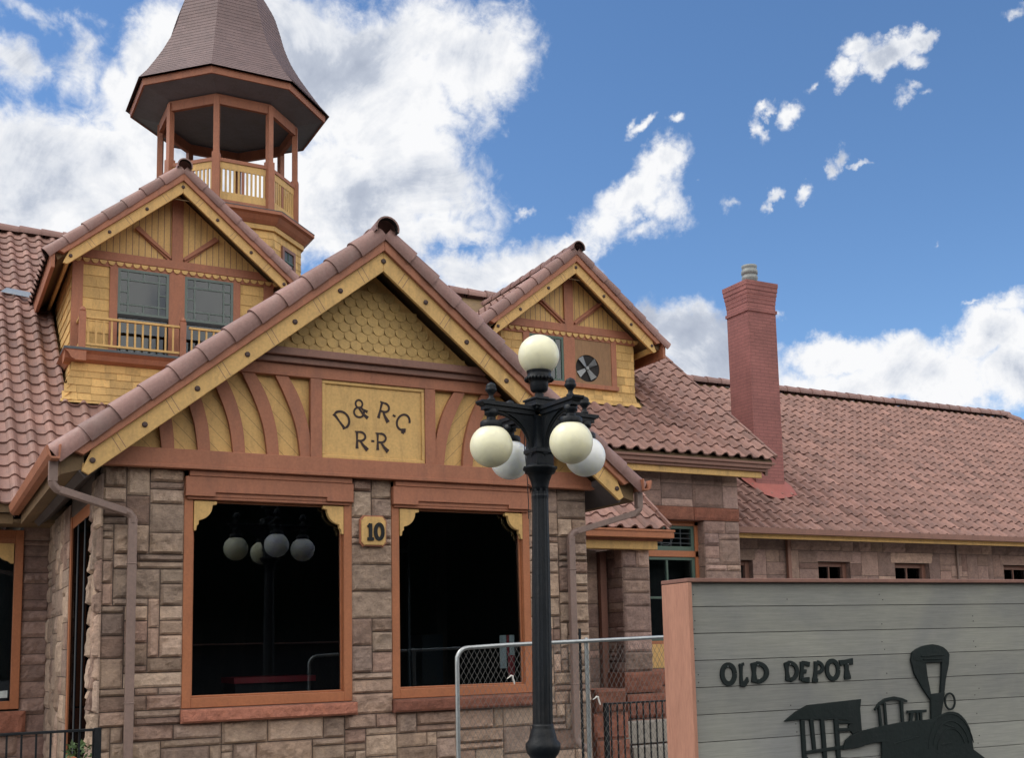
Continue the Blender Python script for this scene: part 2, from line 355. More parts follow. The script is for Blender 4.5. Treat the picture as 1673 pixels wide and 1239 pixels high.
# stroke letters ---------------------------------------------------------------
def ribbon(pts, ws):
    """2-d polygon of a stroke with varying width"""
    L, Rr = [], []
    for i, p in enumerate(pts):
        a = pts[max(0, i-1)]; b = pts[min(len(pts)-1, i+1)]; dx, dy = b[0]-a[0], b[1]-a[1]; l = math.hypot(dx, dy) or 1; w = (ws[i] if isinstance(ws, (list, tuple)) else ws)/2
        L.append((p[0]-dy/l*w, p[1]+dx/l*w)); Rr.append((p[0]+dy/l*w, p[1]-dx/l*w))
    return L, Rr
def stroke(mb, pts, ws, O, U, V, W, d, mi=0):
    L, Rr = ribbon(pts, ws); O, U, V, W = Vector(O), Vector(U), Vector(V), Vector(W)
    P = lambda p: O+U*p[0]+V*p[1]
    n = len(pts); vs = [P(p) for p in L]+[P(p) for p in Rr]; vs += [v+W*d for v in vs]
    fs = []
    for i in range(n-1): fs += [(i, i+1, n+i+1, n+i), (2*n+i+1, 2*n+i, 3*n+i, 3*n+i+1), (i+1, i, 2*n+i, 2*n+i+1), (n+i, n+i+1, 3*n+i+1, 3*n+i)]
    fs += [(0, n, 3*n, 2*n), (n-1, 3*n-1, 4*n-1, 2*n-1)]
    mb.mesh(vs, fs, mi)
def arc(cx, cy, rx, ry, a0, a1, n=14): return [(cx+rx*math.cos(R(a0+(a1-a0)*i/n)), cy+ry*math.sin(R(a0+(a1-a0)*i/n))) for i in range(n+1)]
GL = {  # unit-height glyphs: list of (points, widths as share of weight)
 'D': [([(.12, 0), (.12, .5), (.12, 1)], [1.5, .9, 1.5]), ([(0, .03), (.3, .0)], [.5, .9]), ([(0, .97), (.3, 1.0)], [.5, .9]), (arc(.25, .5, .5, .5, 90, -90), 1.15)],
 'R': [([(.14, 0), (.14, .5), (.14, 1)], [1.7, .9, 1.4]), ([(0, .99), (.4, .97)], [.6, 1.0]), (arc(.34, .72, .34, .26, 90, -90), 1.1), ([(.14, .47), (.36, .46)], 1.0), ([(.34, .46), (.55, .2), (.82, -.06)], [.9, 1.3, 2.2])],
 'G': [(arc(.45, .5, .42, .5, 50, 330, 22), 1.1), ([(.84, .42), (.84, .05)], [1.5, 2.6]), ([(.62, .40), (1.0, .40)], [.7, .7])],
 'Q': [(arc(.45, .5, .42, .5, 20, 320, 22), 1.15), ([(.58, .02), (.85, .12)], [1.6, 2.2]), ([(.72, .1), (.72, -.14)], [1.0, 2.0])],
 'P': [([(.12, 0), (.12, .5), (.12, 1)], [1.6, 1.1, 1.4]), (arc(.2, .7, .38, .27, 90, -90), 1.1), ([(-.05, .02), (.3, .0)], [1.2, 1.2])],
 'E': [([(.12, 0), (.12, .5), (.12, 1)], [1.5, 1.1, 1.5]), ([(.1, .98), (.62, .92)], [.9, 1.4]), ([(.1, .52), (.42, .5)], [.9, 1.2]), ([(.1, .03), (.66, .08)], [1.0, 1.6])],
 'L': [([(.16, .05), (.18, .5), (.2, 1)], [1.5, 1.2, 1.6]), ([(.02, .9), (.44, .98)], [.4, .9]), ([(.05, .06), (.4, .02), (.66, .2), (.66, .36)], [1.4, 1.6, 1.4, .5])],
 'O': [(arc(.42, .5, .38, .5, 0, 360, 26), 1.3)],
 'T': [([(.38, 0), (.38, .5), (.38, 1)], [1.9, 1.1, 1.2]), ([(0, .92), (.38, .97), (.78, .94)], [1.7, 1.2, 1.9]), ([(.2, .03), (.56, .03)], [1.1, 1.1])],
 '&': [(arc(.36, .76, .22, .22, 0, 360, 20), 1.0), (arc(.36, .28, .32, .28, 30, 380, 22), 1.0), ([(.34, .52), (.62, .2), (.92, -.02)], [.8, 1.1, 1.9]), ([(.62, .46), (.9, .34)], [.7, 1.5])],
 '-': [([(0, .44), (.2, .44)], 1.0)], '.': [([(0, .05), (.12, .05)], 1.3)],
 '1': [([(.2, 0), (.2, .5), (.2, 1)], [1.2, 1.2, 1.2]), ([(0, .03), (.42, .03)], [1.1, 1.1]), ([(.02, .78), (.2, .95)], [.7, 1.2])],
 '0': [(arc(.26, .5, .24, .46, 0, 360, 26), 1.25)],
}
def glyph(ch, x, z, h, y, weight, rot=0, depth=.006, squash=1.0, mb=None, O0=None, U0=(1, 0, 0), W0=(0, -1, 0)):
    mb = mb or MB(); U0 = Vector(U0); Z = Vector((0, 0, 1)); c, s = math.cos(R(rot)), math.sin(R(rot))
    O = (O0 or Vector((x, y, z))); U = (U0*c+Z*s)*h*squash; V = (Z*c-U0*s)*h; W = Vector(W0)
    for k, (pts, ws) in enumerate(GL[ch]):
        w = weight/h
        # widths are in glyph units; x is squashed by U
        wsx = [q*w for q in ws] if isinstance(ws, list) else ws*w
        stroke(mb, pts, wsx, O+W*(k*.0006), U, V, W, depth)
    return mb
# ================================================================= THE DEPOT
X, Y, Z = Vector((1, 0, 0)), Vector((0, 1, 0)), Vector((0, 0, 1)); F_ = -Y
G = -H
depot = empty('depot_building', (4.1, 11, G), 'stone railway depot with yellow gables, clay tile roofs and an open cupola', 'building')
PH = .8                                      # roof pitch
XC = 4.107                                   # front gable centre line

def rect_poly_clip_gable(poly, xc, za, m):
    """clip a 2-d polygon to z <= za - m|x-xc|"""
    for s in (1, -1):
        out = []; n = len(poly); f = lambda p: za-m*s*(p[0]-xc)-p[1]
        for i in range(n):
            a, b = poly[i], poly[(i+1) % n]; fa, fb = f(a), f(b)
            if fa >= 0: out.append(a)
            if fa*fb < 0: t = fa/(fa-fb); out.append((a[0]+(b[0]-a[0])*t, a[1]+(b[1]-a[1])*t))
        poly = out
        if len(poly) < 3: return []
    return poly
def gable_roof(part, xc, zl, m, half, yf, yb, tile_sides=(1, -1), yel=.215, step=.325, rr=.125, ybl=None, bolt_dx=.466, seed=1, cap=True, tile_clip=None):
    """verge boards, rake tiles, deck, tiles and ridge of one gable; zl = underside of the yellow board at the apex"""
    c = math.sqrt(1+m*m)
    for s in (-1, 1):
        P = lambda d, h: (xc+s*d, zl-m*d+h)   # d = run from the centre, h = vertical offset
        b = MB(); b.pxz([P(0, 0), P(half, 0), P(half+.075*m+.0, yel*.62-m*.06), P(half-.02, yel), P(0, yel)], yf, yf+.045)
        for k in range(0, int(half/bolt_dx)+1):
            for e in (-.045, .0):
                d = (k+.5)*bolt_dx+e
                if d > half-.12: continue
                p = P(d-.03, .012); q = P(d+.05, yel-.012); w_ = .0035
                b.face([(p[0]-w_, yf-.0008, p[1]), (p[0]+w_, yf-.0008, p[1]), (q[0]+w_, yf-.0008, q[1]), (q[0]-w_, yf-.0008, q[1])], 1)
        bo = b.build('barge_board', ['yellow', 'brown'], part, .006)
        nb = int(half/bolt_dx)+1; ro = None
        for k in range(0, nb+1):
            d = min(k*bolt_dx if k < nb else half-.03, half-.03)
            if k == 0 and s == 1: continue
            if k == nb and half-.03-(nb-1)*bolt_dx < .12: continue
            cx, cz = P(max(d, .001), yel*.5)
            if ro is None:
                g = MB(); g.lathe([(.026, 0), (.026, .010), (.013, .012)], (0, 0, 0), 14, 0); g.v = [Vector((cx+v.x, yf-v.z, cz+v.y)) for v in g.v]
                ro = g.build('rosette', 'bolt', part); r0_ = (cx, cz)
            else: kid(ro, part, (cx-r0_[0], 0, cz-r0_[1]))
        b = MB(); b.pxz([P(0, yel-.003), P(half+.05, yel-.003), P(half+.17, yel+.14), P(0, yel+.14)], yf-.04, yf+.05); b.build('fascia_board', 'terra', part, .006)
        # deck under the tiles
        b = MB(); b.pxz([P(0, yel-.02), P(half+.13, yel-.02), P(half+.17, yel+.135), P(0, yel+.135)], yf+.055, yb); b.build('roof_deck', 'soffit', part)
        if ybl:
            d0 = half+.17
            b = MB(); b.pxz([P(d0, yel-.13), P(d0+.05, yel-.13+.05*m), P(d0+.06, yel+.16+.05*m), P(d0, yel+.16)], yf-.03, ybl); b.build('eave_fascia', 'terra', part, .004)
            b = MB(); b.pxz([P(half-.02, .0), P(half+.02, .0+.04*m), P(half+.02, .09), P(half-.02, .09)], yf+.045, ybl); b.build('yellow_eave_board', 'yellow', part)
        b = MB(); a0 = P(half+.26, yel+.155); a1 = P(.02, yel+.18)
        caps(b, (a0[0], yf+.03, a0[1]), (a1[0], yf+.03, a1[1]), rr, step, seed+s, up=(0, -.25, 1))
        b.build('rake_tiles', ['raketile', 'dark'], part)
        b = MB(); L = yb-yf-.1; e0 = P(half+.27, yel+.15); n = int((half+.27)*c/TE)
        O = Vector((e0[0], yf+.12 if s == -1 else yb, e0[1])); U = Y if s == -1 else -Y; W = Vector((-s, 0, m))
        if s == 1: O = Vector((e0[0], yb, e0[1]))
        tiles(b, O, U, W, L-.02, n, (lambda u, t, s=s, O=O: tile_clip(O.x-s*t/c, O.y+(u if s == -1 else -u), O.z+t*m/c)) if tile_clip else None, seed=seed*7+s, ns=8)
        if b.v: b.build('roof_tiles', ['tile', 'dark'], part)
    b = MB(); zt = zl+yel+.20
    caps(b, (xc, yf-.10, zt), (xc, yb, zt-.01), rr+.005, .38, seed+5); b.build('ridge_tiles', ['raketile', 'dark'], part)

# ---- front block: stone walls
wall = MB()
def front(x0, x1, z0, z1, seed, **k): ashlar(wall, (x0, 11.05, z0), X, Z, F_, x1-x0, z1-z0, seed, **k)
front(1.483, 2.216, -.63, 1.78, 11, q=.022); front(3.887, 4.32, -.63, 1.78, 5, q=.022); front(5.95, 6.69, -.63, 1.78, 17, q=.022)
front(1.483, 6.69, -1.70, -.63, 23, ux=.110, uz=.072, q=.024, relief=.060)
# return wall on the left (x = 1.483) with its window opening
def side(y0, y1, z0, z1, seed, **k): ashlar(wall, (1.483, y1, z0), -Y, Z, -X, y1-y0, z1-z0, seed, **k)
side(11.01, 11.66, -1.7, 1.7, 31, q=.022, relief=.05, edge=.012, uz=.10); side(13.45, 15.6, -1.7, 1.7, 33, q=.05, relief=.03, uz=.10); side(11.66, 13.45, -1.7, -1.08, 35, q=.06)
wall.box(1.49, 1.52, 11.66, 13.45, 1.55, 1.8, 1)
wall.box(6.60, 6.68, 11.06, 14.6, -1.7, 1.8, 1); wall.box(1.56, 6.60, 11.12, 11.4, -1.7, -.66, 1)
for a, b in ((1.5, 2.20), (3.9, 4.31), (5.96, 6.66)): wall.box(a, b, 11.06, 11.35, -.66, 1.79, 1)
w_front = wall.build('stone_wall', ['stone', 'mortar'], depot)
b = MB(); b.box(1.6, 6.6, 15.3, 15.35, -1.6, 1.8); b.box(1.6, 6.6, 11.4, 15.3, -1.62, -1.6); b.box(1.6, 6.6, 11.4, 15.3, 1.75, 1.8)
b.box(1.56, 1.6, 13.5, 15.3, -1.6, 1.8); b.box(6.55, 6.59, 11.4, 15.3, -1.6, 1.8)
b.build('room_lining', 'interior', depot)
b = MB(); b.box(5.02, 5.05, 13.0, 13.05, -1.6, 1.5); b.box(5.30, 5.33, 13.0, 13.05, -1.6, 1.5); b.box(5.05, 5.30, 13.0, 13.05, 1.2, 1.24); b.build('inner_door_frame', 'slate', depot)
b = MB(); b.box(4.4, 6.3, 14.4, 14.45, -.62, -.55); b.box(5.9, 6.2, 14.0, 14.4, -.55, .2); b.build('inner_shelf', 'slate', depot)
# ---- windows of the front
def big_window(x0, x1):
    z0, z1 = -.49, 1.70
    f = MB(); s = .085
    f.box(x0, x0+s, 11.03, 11.10, z0, 1.70); f.box(x1-s, x1, 11.03, 11.10, z0, 1.70)
    f.box(x0+s, x1-s, 11.03, 11.10, z0, z0+.095)
    f.box(x0+s, x1-s, 11.085, 11.13, z0+.095, z0+.115); f.box(x0+s, x0+s+.02, 11.085, 11.13, z0+.115, 1.5); f.box(x1-s-.02, x1-s, 11.085, 11.13, z0+.115, 1.5)
    f.box(x0+s, x1-s, 11.085, 11.13, 1.47, 1.54)
    o = f.build('window_frame', 'orange', depot, .005)
    b = MB(); b.pxz([(x0+.0, 1.705), (x1, 1.705), (x1, 1.515), (x1-.28, 1.515), (x1-.28, 1.555), (x0+.28, 1.555), (x0+.28, 1.515), (x0, 1.515)], 10.965, 11.03)
    b.pxz([(x0+.27, 1.513), (x1-.27, 1.513), (x1-.27, 1.56), (x0+.27, 1.56)], 10.992, 11.028); b.pxz([(x0+.02, 1.515), (x1-.02, 1.515), (x1-.02, 1.487), (x0+.02, 1.487)], 11.0, 11.03); b.build('head_board', 'terra', o, .006)
    b = MB(); b.box(x0+s-.01, x1-s+.01, 11.105, 11.113, z0+.1, 1.5)
    # old panes lean a little
    for i, v in enumerate(b.v): b.v[i] = Vector((v.x, v.y+(v.z-.5)*.012, v.z))
    b.build('pane', 'glass', o)
    for s_ in (1, -1):
        xb = x0+s+.005 if s_ == 1 else x1-s-.005
        pr = [(0, 1.475), (.215, 1.475), (.215, 1.445), (.185, 1.44)]+[(.165*math.cos(t)**.9+.01, 1.435-.15*math.sin(t)) for t in [k*math.pi/2/8 for k in range(8)]]+[(.045, 1.28), (.045, 1.25), (.028, 1.235), (.022, 1.19), (0, 1.19)]
        b = MB(); b.pxz([(xb+s_*p[0], p[1]) for p in pr], 11.02, 11.075); b.build('corner_bracket', 'yellow', o, .004)
    # red stone sill
    b = MB(); ashlar(b, (x0-.015 if x0 > 4 else x0-.02, 10.98, z0-.14), X, Z, F_, x1-x0+.05, .135, int(x0*10), ux=1.0, uz=.135, q=.022, relief=.05, maxw=2, maxh=1, edge=.02)
    b.box(x0-.01, x1+.02, 10.985, 11.12, z0-.135, z0-.004); b.build('stone_sill', ['redstone', 'mortar'], o)
big_window(2.216, 3.887); big_window(4.32, 5.95)
# side window of the front block
f = MB(); f.box(1.478, 1.52, 13.35, 13.45, -1.08, 1.55); f.box(1.50, 1.60, 11.66, 11.74, -1.08, 1.55); f.box(1.492, 1.60, 11.74, 13.35, -1.08, -1.0); f.box(1.49, 1.60, 11.66, 13.35, 1.42, 1.55)
o = f.build('window_frame', 'orange', depot, .004); tag(o, 'side window frame seen edge on behind the corner')
b = MB(); b.box(1.497, 1.502, 11.70, 13.35, -1.0, 1.42); b.build('pane', 'sideglass', o); b = MB(); [b.box(1.489, 1.497, y, y+.05, -1.0, 1.42) for y in (12.3, 12.85)]; b.build('mullion', 'slate', o)
# ---- entablature and half-timbering of the front gable
fg = MB(); fg.pxz(rect_poly_clip_gable([(1.40, 1.79), (6.82, 1.79), (6.82, 4.4), (1.40, 4.4)], XC, 3.98, .812), 11.0, 11.25)
m_ = .812
# diagonal boarding grooves in the yellow field
for s in (-1, 1):
    for k in range(26):
        x = .70+k*.16; p = (XC+s*(x+.55), 2.76); q = (XC+s*(x-.25), 1.955)
        # clip by gable
        pts = [(p[0]+(q[0]-p[0])*t/20, p[1]+(q[1]-p[1])*t/20) for t in range(21)]; pts = [u for u in pts if u[1] < 3.9-m_*abs(u[0]-XC) and abs(u[0]-XC) > .69 and abs(u[0]-XC) < 2.65]
        if len(pts) > 1: fg.face([(pts[0][0]-.0025, 10.9992, pts[0][1]), (pts[0][0]+.0025, 10.9992, pts[0][1]), (pts[-1][0]+.0025, 10.9992, pts[-1][1]), (pts[-1][0]-.0025, 10.9992, pts[-1][1])], 1)
fgw = fg.build('front_gable', ['yellow', 'soffit'], depot)
m_ = .812; zc = lambda x, o=.0: 3.894-m_*abs(x-XC)+o
def clipg(poly): return rect_poly_clip_gable(poly, XC, 3.97, m_)
b = MB(); b.pxz(clipg([(1.40, 1.80), (6.80, 1.80), (6.80, 1.952), (1.40, 1.952)]), 10.915, 10.998)
b.pxz([(1.44, 1.765), (6.74, 1.765), (6.74, 1.803), (1.44, 1.803)], 10.90, 10.998); b.pxz([(2.25, 1.706), (3.87, 1.706), (3.87, 1.765), (2.25, 1.765)], 10.955, 11.03); b.pxz([(4.34, 1.706), (5.93, 1.706), (5.93, 1.765), (4.34, 1.765)], 10.955, 11.03)
b.pxz(clipg([(2.1, 2.765), (6.1, 2.765), (6.1, 2.89), (2.1, 2.89)]), 10.925, 10.998)
b.build('beam', 'terra', fgw, .006)
b = MB(); b.pxz(clipg([(2.3, 2.89), (5.92, 2.89), (5.92, 2.955), (2.3, 2.955)]), 10.88, 10.998); b.pxz(clipg([(2.3, 2.955), (5.92, 2.955), (5.92, 3.035), (2.3, 3.035)]), 10.83, 10.998)
b.build('cornice', 'brown', fgw, .006)
for s in (-1, 1):
    b = MB(); x0, x1 = sorted((XC+s*.565, XC+s*.685)); b.pxz([(x0, 1.952), (x1, 1.952), (x1, 2.765), (x0, 2.765)], 10.93, 10.998); b.build('post', 'terra', fgw, .004)
bandA = [(3.06, 3.19, 2.771), (3.168, 3.317, 2.565), (3.271, 3.40, 2.30), (3.305, 3.43, 2.12), (3.324, 3.44, 1.95)]
for s in (-1, 1):
    for k in range(5):
        b = MB(); sh = -.335*k; pts = []
        fine = []
        for i in range(len(bandA)-1):
            for q in range(4):
                t = q/4; fine.append(tuple(bandA[i][j]*(1-t)+bandA[i+1][j]*t for j in range(3)))
        fine.append(bandA[-1]); n = len(fine)
        sm = [tuple(sum(fine[min(n-1, max(0, i+o_))][j] for o_ in (-2, -1, 0, 1, 2))/5 for j in range(3)) if 2 <= i < n-2 else fine[i] for i in range(n)]
        L = [(XC+s*(-(XC-a-sh)) * -1 if False else (a+sh), z) for a, c_, z in sm]; Rr = [(c_+sh, z) for a, c_, z in sm]
        if s == 1: L = [(2*XC-x, z) for x, z in L]; Rr = [(2*XC-x, z) for x, z in Rr]
        for i in range(n-1):
            q = rect_poly_clip_gable([L[i], Rr[i], Rr[i+1], L[i+1]], XC, 3.97, m_)
            if len(q) >= 3: b.pxz(q, 10.945, 10.998)
        if b.v: b.build('curved_brace', 'terra', fgw)
# name panel
b = MB(); x0, x1, z0, z1 = 3.545, 4.672, 1.955, 2.762
b.box(x0, x1, 10.965, 10.998, z0, z1); pn = b.build('name_panel', 'yellow', fgw)
b = MB(); t = .035
for a in ((x0, x1, z0, z0+t), (x0, x1, z1-t, z1), (x0, x0+t, z0+t, z1-t), (x1-t, x1, z0+t, z1-t)): b.box(a[0], a[1], 10.945, 10.965, a[2], a[3])
pnf = b.build('panel_moulding', 'yellow', fgw, .006)
b = MB(); b.box(x0+.02, x1-.02, 10.9635, 10.966, 2.297, 2.299); b.build('panel_joint', 'yellow', fgw)
LT = [('D', 3.775, 2.262, .185, -(-38)), ('&', 3.885, 2.405, .185, 0), ('R', 4.135, 2.418, .18, -14), ('-', 4.285, 2.385, .18, -25), ('Q', 4.330, 2.345, .175, -28), ('R', 3.900, 2.075, .18, 0), ('-', 4.078, 2.085, .18, 0), ('R', 4.125, 2.073, .18, 0)]
b = MB()
for ch, x, z, h, rot in LT: glyph(ch, x, z, h, 10.965, .021, rot, .004, .92, b, Vector((x, 10.9648, z)))
lt = b.build('lettering', 'letter', fgw)
# fish-scale shingles in the peak
b = MB(); shakes(b, ((2.3, 10.99, 3.03), (5.92, 10.99, 3.03), (2.3, 10.99, 3.95)), 10, .125, 4, .008, True, lambda s, t: t+3.03 < 3.93-m_*abs(2.3+s-XC)-.02, zfun=Vector((0, -1, 0)))
b.build('fish_scale_shingles', 'fish', fgw)
# front gable roof
groof = MB(); groof.box(1.60, 6.60, 11.05, 11.3, 1.80, 1.83); gr = groof.build('eave_soffit', 'darksoffit', depot)
gable_roof(gr, XC, 3.894, m_, 2.80, 10.65, 17.2, seed=3)
# sloping soffit under each eave, gutters and downspouts
for s in (-1, 1):
    b = MB(); xo = XC+s*2.83; xi = XC+s*2.60
    b.pxz([(xo, 1.60), (xi, 1.80), (xi, 1.86), (xo+s*.05, 1.66)], 10.70, 14.9); b.build('soffit_board', 'darksoffit', gr)
    b = MB(); xg = XC+s*3.17; g_ = [(xg, 1.84), (xg-s*.02, 1.76), (xg-s*.05, 1.73), (xg-s*.12, 1.73), (xg-s*.13, 1.86), (xg-s*.11, 1.86), (xg-s*.11, 1.75), (xg-s*.05, 1.75), (xg-s*.02, 1.85)]
    b.pxz(g_ if s == 1 else g_[::-1], 10.52, 14.9); b.build('gutter', 'terra', gr, .004)
    b = MB(); b.pxz([(xg-s*.14, 1.62), (xg-s*.15, 1.86), (xg-s*.32, 1.93), (xg-s*.34, 1.68)], 10.70, 14.9); b.build('eave_fascia', 'soffit', gr)
    b = MB(); b.pxz([(xg-s*.315, 1.675), (xg-s*.365, 1.64), (xg-s*.365, 1.70), (xg-s*.325, 1.735)], 10.69, 14.9); b.build('yellow_eave_board', 'yellow', gr)
    # downspout
    xw = 1.735 if s == -1 else 6.43
    xs = 1.02 if s == -1 else 7.20
    b = MB(); yw = 10.94
    b.bar((xs, 10.70, 1.80), (xs, 10.70, 1.55), .075, .075); b.tube([(xs, 10.70, 1.60), (xs, 10.70, 1.53), (xs-s*.035, 10.71, 1.49), (xs-s*.09, 10.73, 1.475)], .04, 8)
    b.bar((xs-s*.05, 10.715, 1.484), (xw+s*.07, yw-.02, 1.335 if s == -1 else 1.285), .075, .065)
    zt = 1.335 if s == -1 else 1.285
    b.tube([(xw+s*.10, yw-.03, zt+.01), (xw+s*.035, yw-.01, zt-.01), (xw, yw, zt-.055), (xw, yw, zt-.10)], .04, 8)
    b.bar((xw, yw, zt-.06), (xw, yw, -1.55 if s == -1 else -1.0), .078, .06, (0, 1, 0))
    if s == 1: b.tube([(xw, yw, -.95), (xw, yw, -1.02), (xw+.03, yw-.03, -1.08), (xw+.12, yw-.08, -1.14)], .04, 8)
    for zz in (.85, -.42, -1.3): b.box(xw-.044, xw+.044, yw-.036, yw+.04, zz, zz+.012)
    b.build('downspout', 'downspout', depot, .006)

# ---- main roof (left), middle block roof, wing roof
def slope_roof(name, x0, x1, y0, z0, yr, clip=None, seed=1, extra=None, back=True, tilez=.0):
    c = math.sqrt(1+PH*PH); n = int((yr-y0)*c/TE); b = MB()
    tiles(b, (x0, y0, z0), X, (0, 1, PH), x1-x0, n, clip, seed=seed)
    o = b.build(name, ['tile', 'dark'], depot)
    d = MB(); zr = z0+PH*(yr-y0); t = .05
    d.prism([(y0+.06, z0-.0), (yr, zr-.03), (yr+(yr-y0)-.06, z0), (yr+(yr-y0)-.06, z0-.1), (yr, zr-.14), (y0+.06, z0-.1)], (x0+.04, 0, 0), Y, Z, X, x1-x0-.08); d.build('roof_deck', 'soffit', o)
    r = MB(); caps(r, (x0-.05, yr, zr+.03), (x1+.05, yr, zr+.03), .13, .38, seed+3); r.build('ridge_tiles', ['raketile', 'dark'], o)
    return o, zr
# left main roof: leave a hole where the dormer stands
def clipL(u, t):
    x = -9+u; y = 14.9+t/math.sqrt(1.64); z = 1.87+PH*(y-14.9)
    if 1.78 < x < 4.9 and 17.35 < y < 21: return False
    if x > .98 and z < 3.894+.3-m_*abs(x-XC) and y < 17.3: return False
    return True
rl, zrl = slope_roof('left_main_roof', -9, 6.3, 14.9, 1.87, 22.43, clipL, 11)
tag(rl, 'left roof slope of clay tiles beside the balcony dormer')
b = MB(); b.box(-9, .82, 14.90, 15.02, 1.74, 1.86); b.box(-9, .82, 14.885, 14.90, 1.83, 1.86); b.build('gutter', 'terra', rl, .004)
b = MB(); b.box(-9, 1.5, 15.03, 15.65, 1.66, 1.70); b.box(-9, 1.0, 15.02, 15.06, 1.64, 1.76); b.build('soffit_board', 'soffit', rl)
# loose flashing piece
b = MB(); yy = 19.95; zz = 1.87+PH*(yy-14.9)+.12; b.mesh([(1.02, yy-.10, zz-.06), (1.50, yy-.14, zz-.12), (1.55, yy+.0, zz+.01), (1.12, yy+.06, zz+.07)], [(0, 1, 2, 3)]); b.build('metal_flashing', 'galv', rl)
# left wing wall below it with a window
lw = MB()
ashlar(lw, (1.17, 15.62, -1.7), X, Z, F_, .33, 3.4, 51, ux=.11, q=.05, hues=[.1, .3]); ashlar(lw, (-9, 15.62, -1.7), X, Z, F_, 9.2, 3.4, 53, q=.12)
ashlar(lw, (.2, 15.62, -1.7), X, Z, F_, .97, .78, 55, ux=.3, uz=.13, q=.05); 
lwo = lw.build('stone_wall', ['stone2', 'mortar'], depot)
b = MB(); ashlar(b, (.15, 15.56, -.92), X, Z, F_, 1.10, .30, 57, ux=.5, uz=.3, q=.04, maxh=1); b.build('stone_sill', ['redstone', 'mortar'], lwo)
f = MB(); f.box(1.07, 1.17, 15.56, 15.66, -.6, 1.62); f.box(.2, .28, 15.56, 15.66, -.6, 1.62); f.box(.28, 1.07, 15.56, 15.66, -.6, -.50); f.box(.28, 1.07, 15.56, 15.66, 1.52, 1.62)
f.box(.28, 1.07, 15.57, 15.66, 1.45, 1.52); o = f.build('window_frame', 'orange', depot, .005)
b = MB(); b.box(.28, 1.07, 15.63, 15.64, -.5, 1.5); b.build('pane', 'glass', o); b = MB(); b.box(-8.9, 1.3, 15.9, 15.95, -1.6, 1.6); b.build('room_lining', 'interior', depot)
b = MB(); b.pxz([(1.06, 1.45), (.82, 1.45), (.84, 1.40)]+[(1.03-.17*math.cos(t), 1.385-.16*math.sin(t)) for t in [k*math.pi/16 for k in range(8)]]+[(1.03, 1.2), (1.06, 1.2)], 15.55, 15.60); b.build('corner_bracket', 'yellow', o)
b = MB(); b.pxz([(.78, -.46), (1.04, -.46), (1.04, -.37), (.78, -.39)], 15.58, 15.60); pp = b.build('paper_notice', 'paper', None); tag(pp, 'small white card at the foot of the far left window', 'card')

# middle block
MX0, MX1, MY, MZ = 6.3, 12.28, 14.18, 2.95
def clipM(u, t):
    x = MX0+u; y = MY+t/math.sqrt(1.64)
    if 7.85 < x < 10.58 and y > 15.33: return False
    return True
rm, zrm = slope_roof('middle_roof', MX0, MX1, MY, MZ, 18.74, clipM, 21); tag(rm, 'taller middle roof slope around the fan dormer')
b = MB(); b.box(MX0, MX1-.10, MY+.03, MY+.07, 2.80, 2.90); b.box(MX0, MX1-.16, MY+.07, MY+.12, 2.755, 2.81); b.box(MX0, MX1-.02, MY+.0, MY+.03, 2.865, 2.905); b.build('eave_fascia', 'brown', rm, .005)
b = MB(); b.box(MX0, MX1-.22, MY+.12, MY+.16, 2.655, 2.758); b.build('yellow_eave_board', 'yellow', rm, .005)
b = MB(); b.box(MX0, MX1-.26, MY+.16, 14.62, 2.70, 2.73); b.build('soffit_board', 'darksoffit', rm)
b = MB()  # verge trim up the right edge
for k in range(15):
    y0 = MY+k*.31; z0 = MZ+PH*(y0-MY); b.bar((MX1+.0, y0, z0+.058), (MX1+.0, y0+.34, z0+.058+PH*.34-.014), .05, .05, tone=rnd.random())
b.build('verge_tiles', 'tile', rm)
b = MB(); b.prism([(MY+.15, 2.70), (MY+.15, 2.82), (18.74, zrm-.03), (18.74, zrm-.2)], (MX1-.12, 0, 0), Y, Z, X, .06); b.build('verge_board', 'brown', rm)
mw = MB()
def mwall(x0, x1, z0, z1, seed, **k): ashlar(mw, (x0, 14.6, z0), X, Z, F_, x1-x0, z1-z0, seed, q=.05, **k)
mwall(6.3, 11.77, 2.17, 2.78, 61, ux=.15, uz=.12, relief=.03); mwall(11.07, 11.77, -.37, 1.955, 62, ux=.14, uz=.10); mwall(9.0, 9.82, -.37, 1.955, 63, ux=.14, uz=.10); mwall(6.6, 9.0, -.37, 1.955, 64, ux=.14, uz=.12); mwall(9.82, 11.07, -1.7, -.37, 65); mwall(11.07, 11.77, -1.7, -.37, 66); mwall(6.6, 9.82, -1.7, -.37, 68)
ashlar(mw, (11.07, 14.6, -.37), Y, Z, -X, .22, 2.32, 67, ux=.11, uz=.12, q=.05, relief=.012)
mw.box(11.08, 11.76, 14.62, 18.6, -1.7, 2.8, 1); mw.box(6.4, 9.80, 14.63, 14.9, -1.7, 2.8, 1); mw.box(9.80, 11.08, 14.83, 14.9, 1.95, 2.8, 1)
mwo = mw.build('stone_wall', ['stone2', 'mortar'], depot)
b = MB()
for a, c_ in ((9.0, 10.86), (10.87, 11.775)): ashlar(b, (a, 14.585, 1.955), X, Z, F_, c_-a, .215, int(a*9), ux=1.86, uz=.215, q=.04, relief=.015, maxh=1)
b.box(9.75, 11.12, 14.60, 14.83, 1.955, 2.16, 0, .3); b.build('red_lintel', ['redstone', 'mortar'], mwo)
b = MB()
for k, (y, z0, z1) in enumerate(((14.36, -.62, -.37), (14.30, -1.0, -.63), (14.24, -1.7, -1.01))): ashlar(b, (8.7, y, z0), X, Z, F_, 3.1, z1-z0, 80+k, ux=.8, uz=z1-z0, q=.05, relief=.03, maxh=1); b.box(8.7, 11.8, y+.002, 14.59, z0, z1-.004, 0, .5)
b.build('red_stone_base', ['redstone', 'mortar'], mwo)
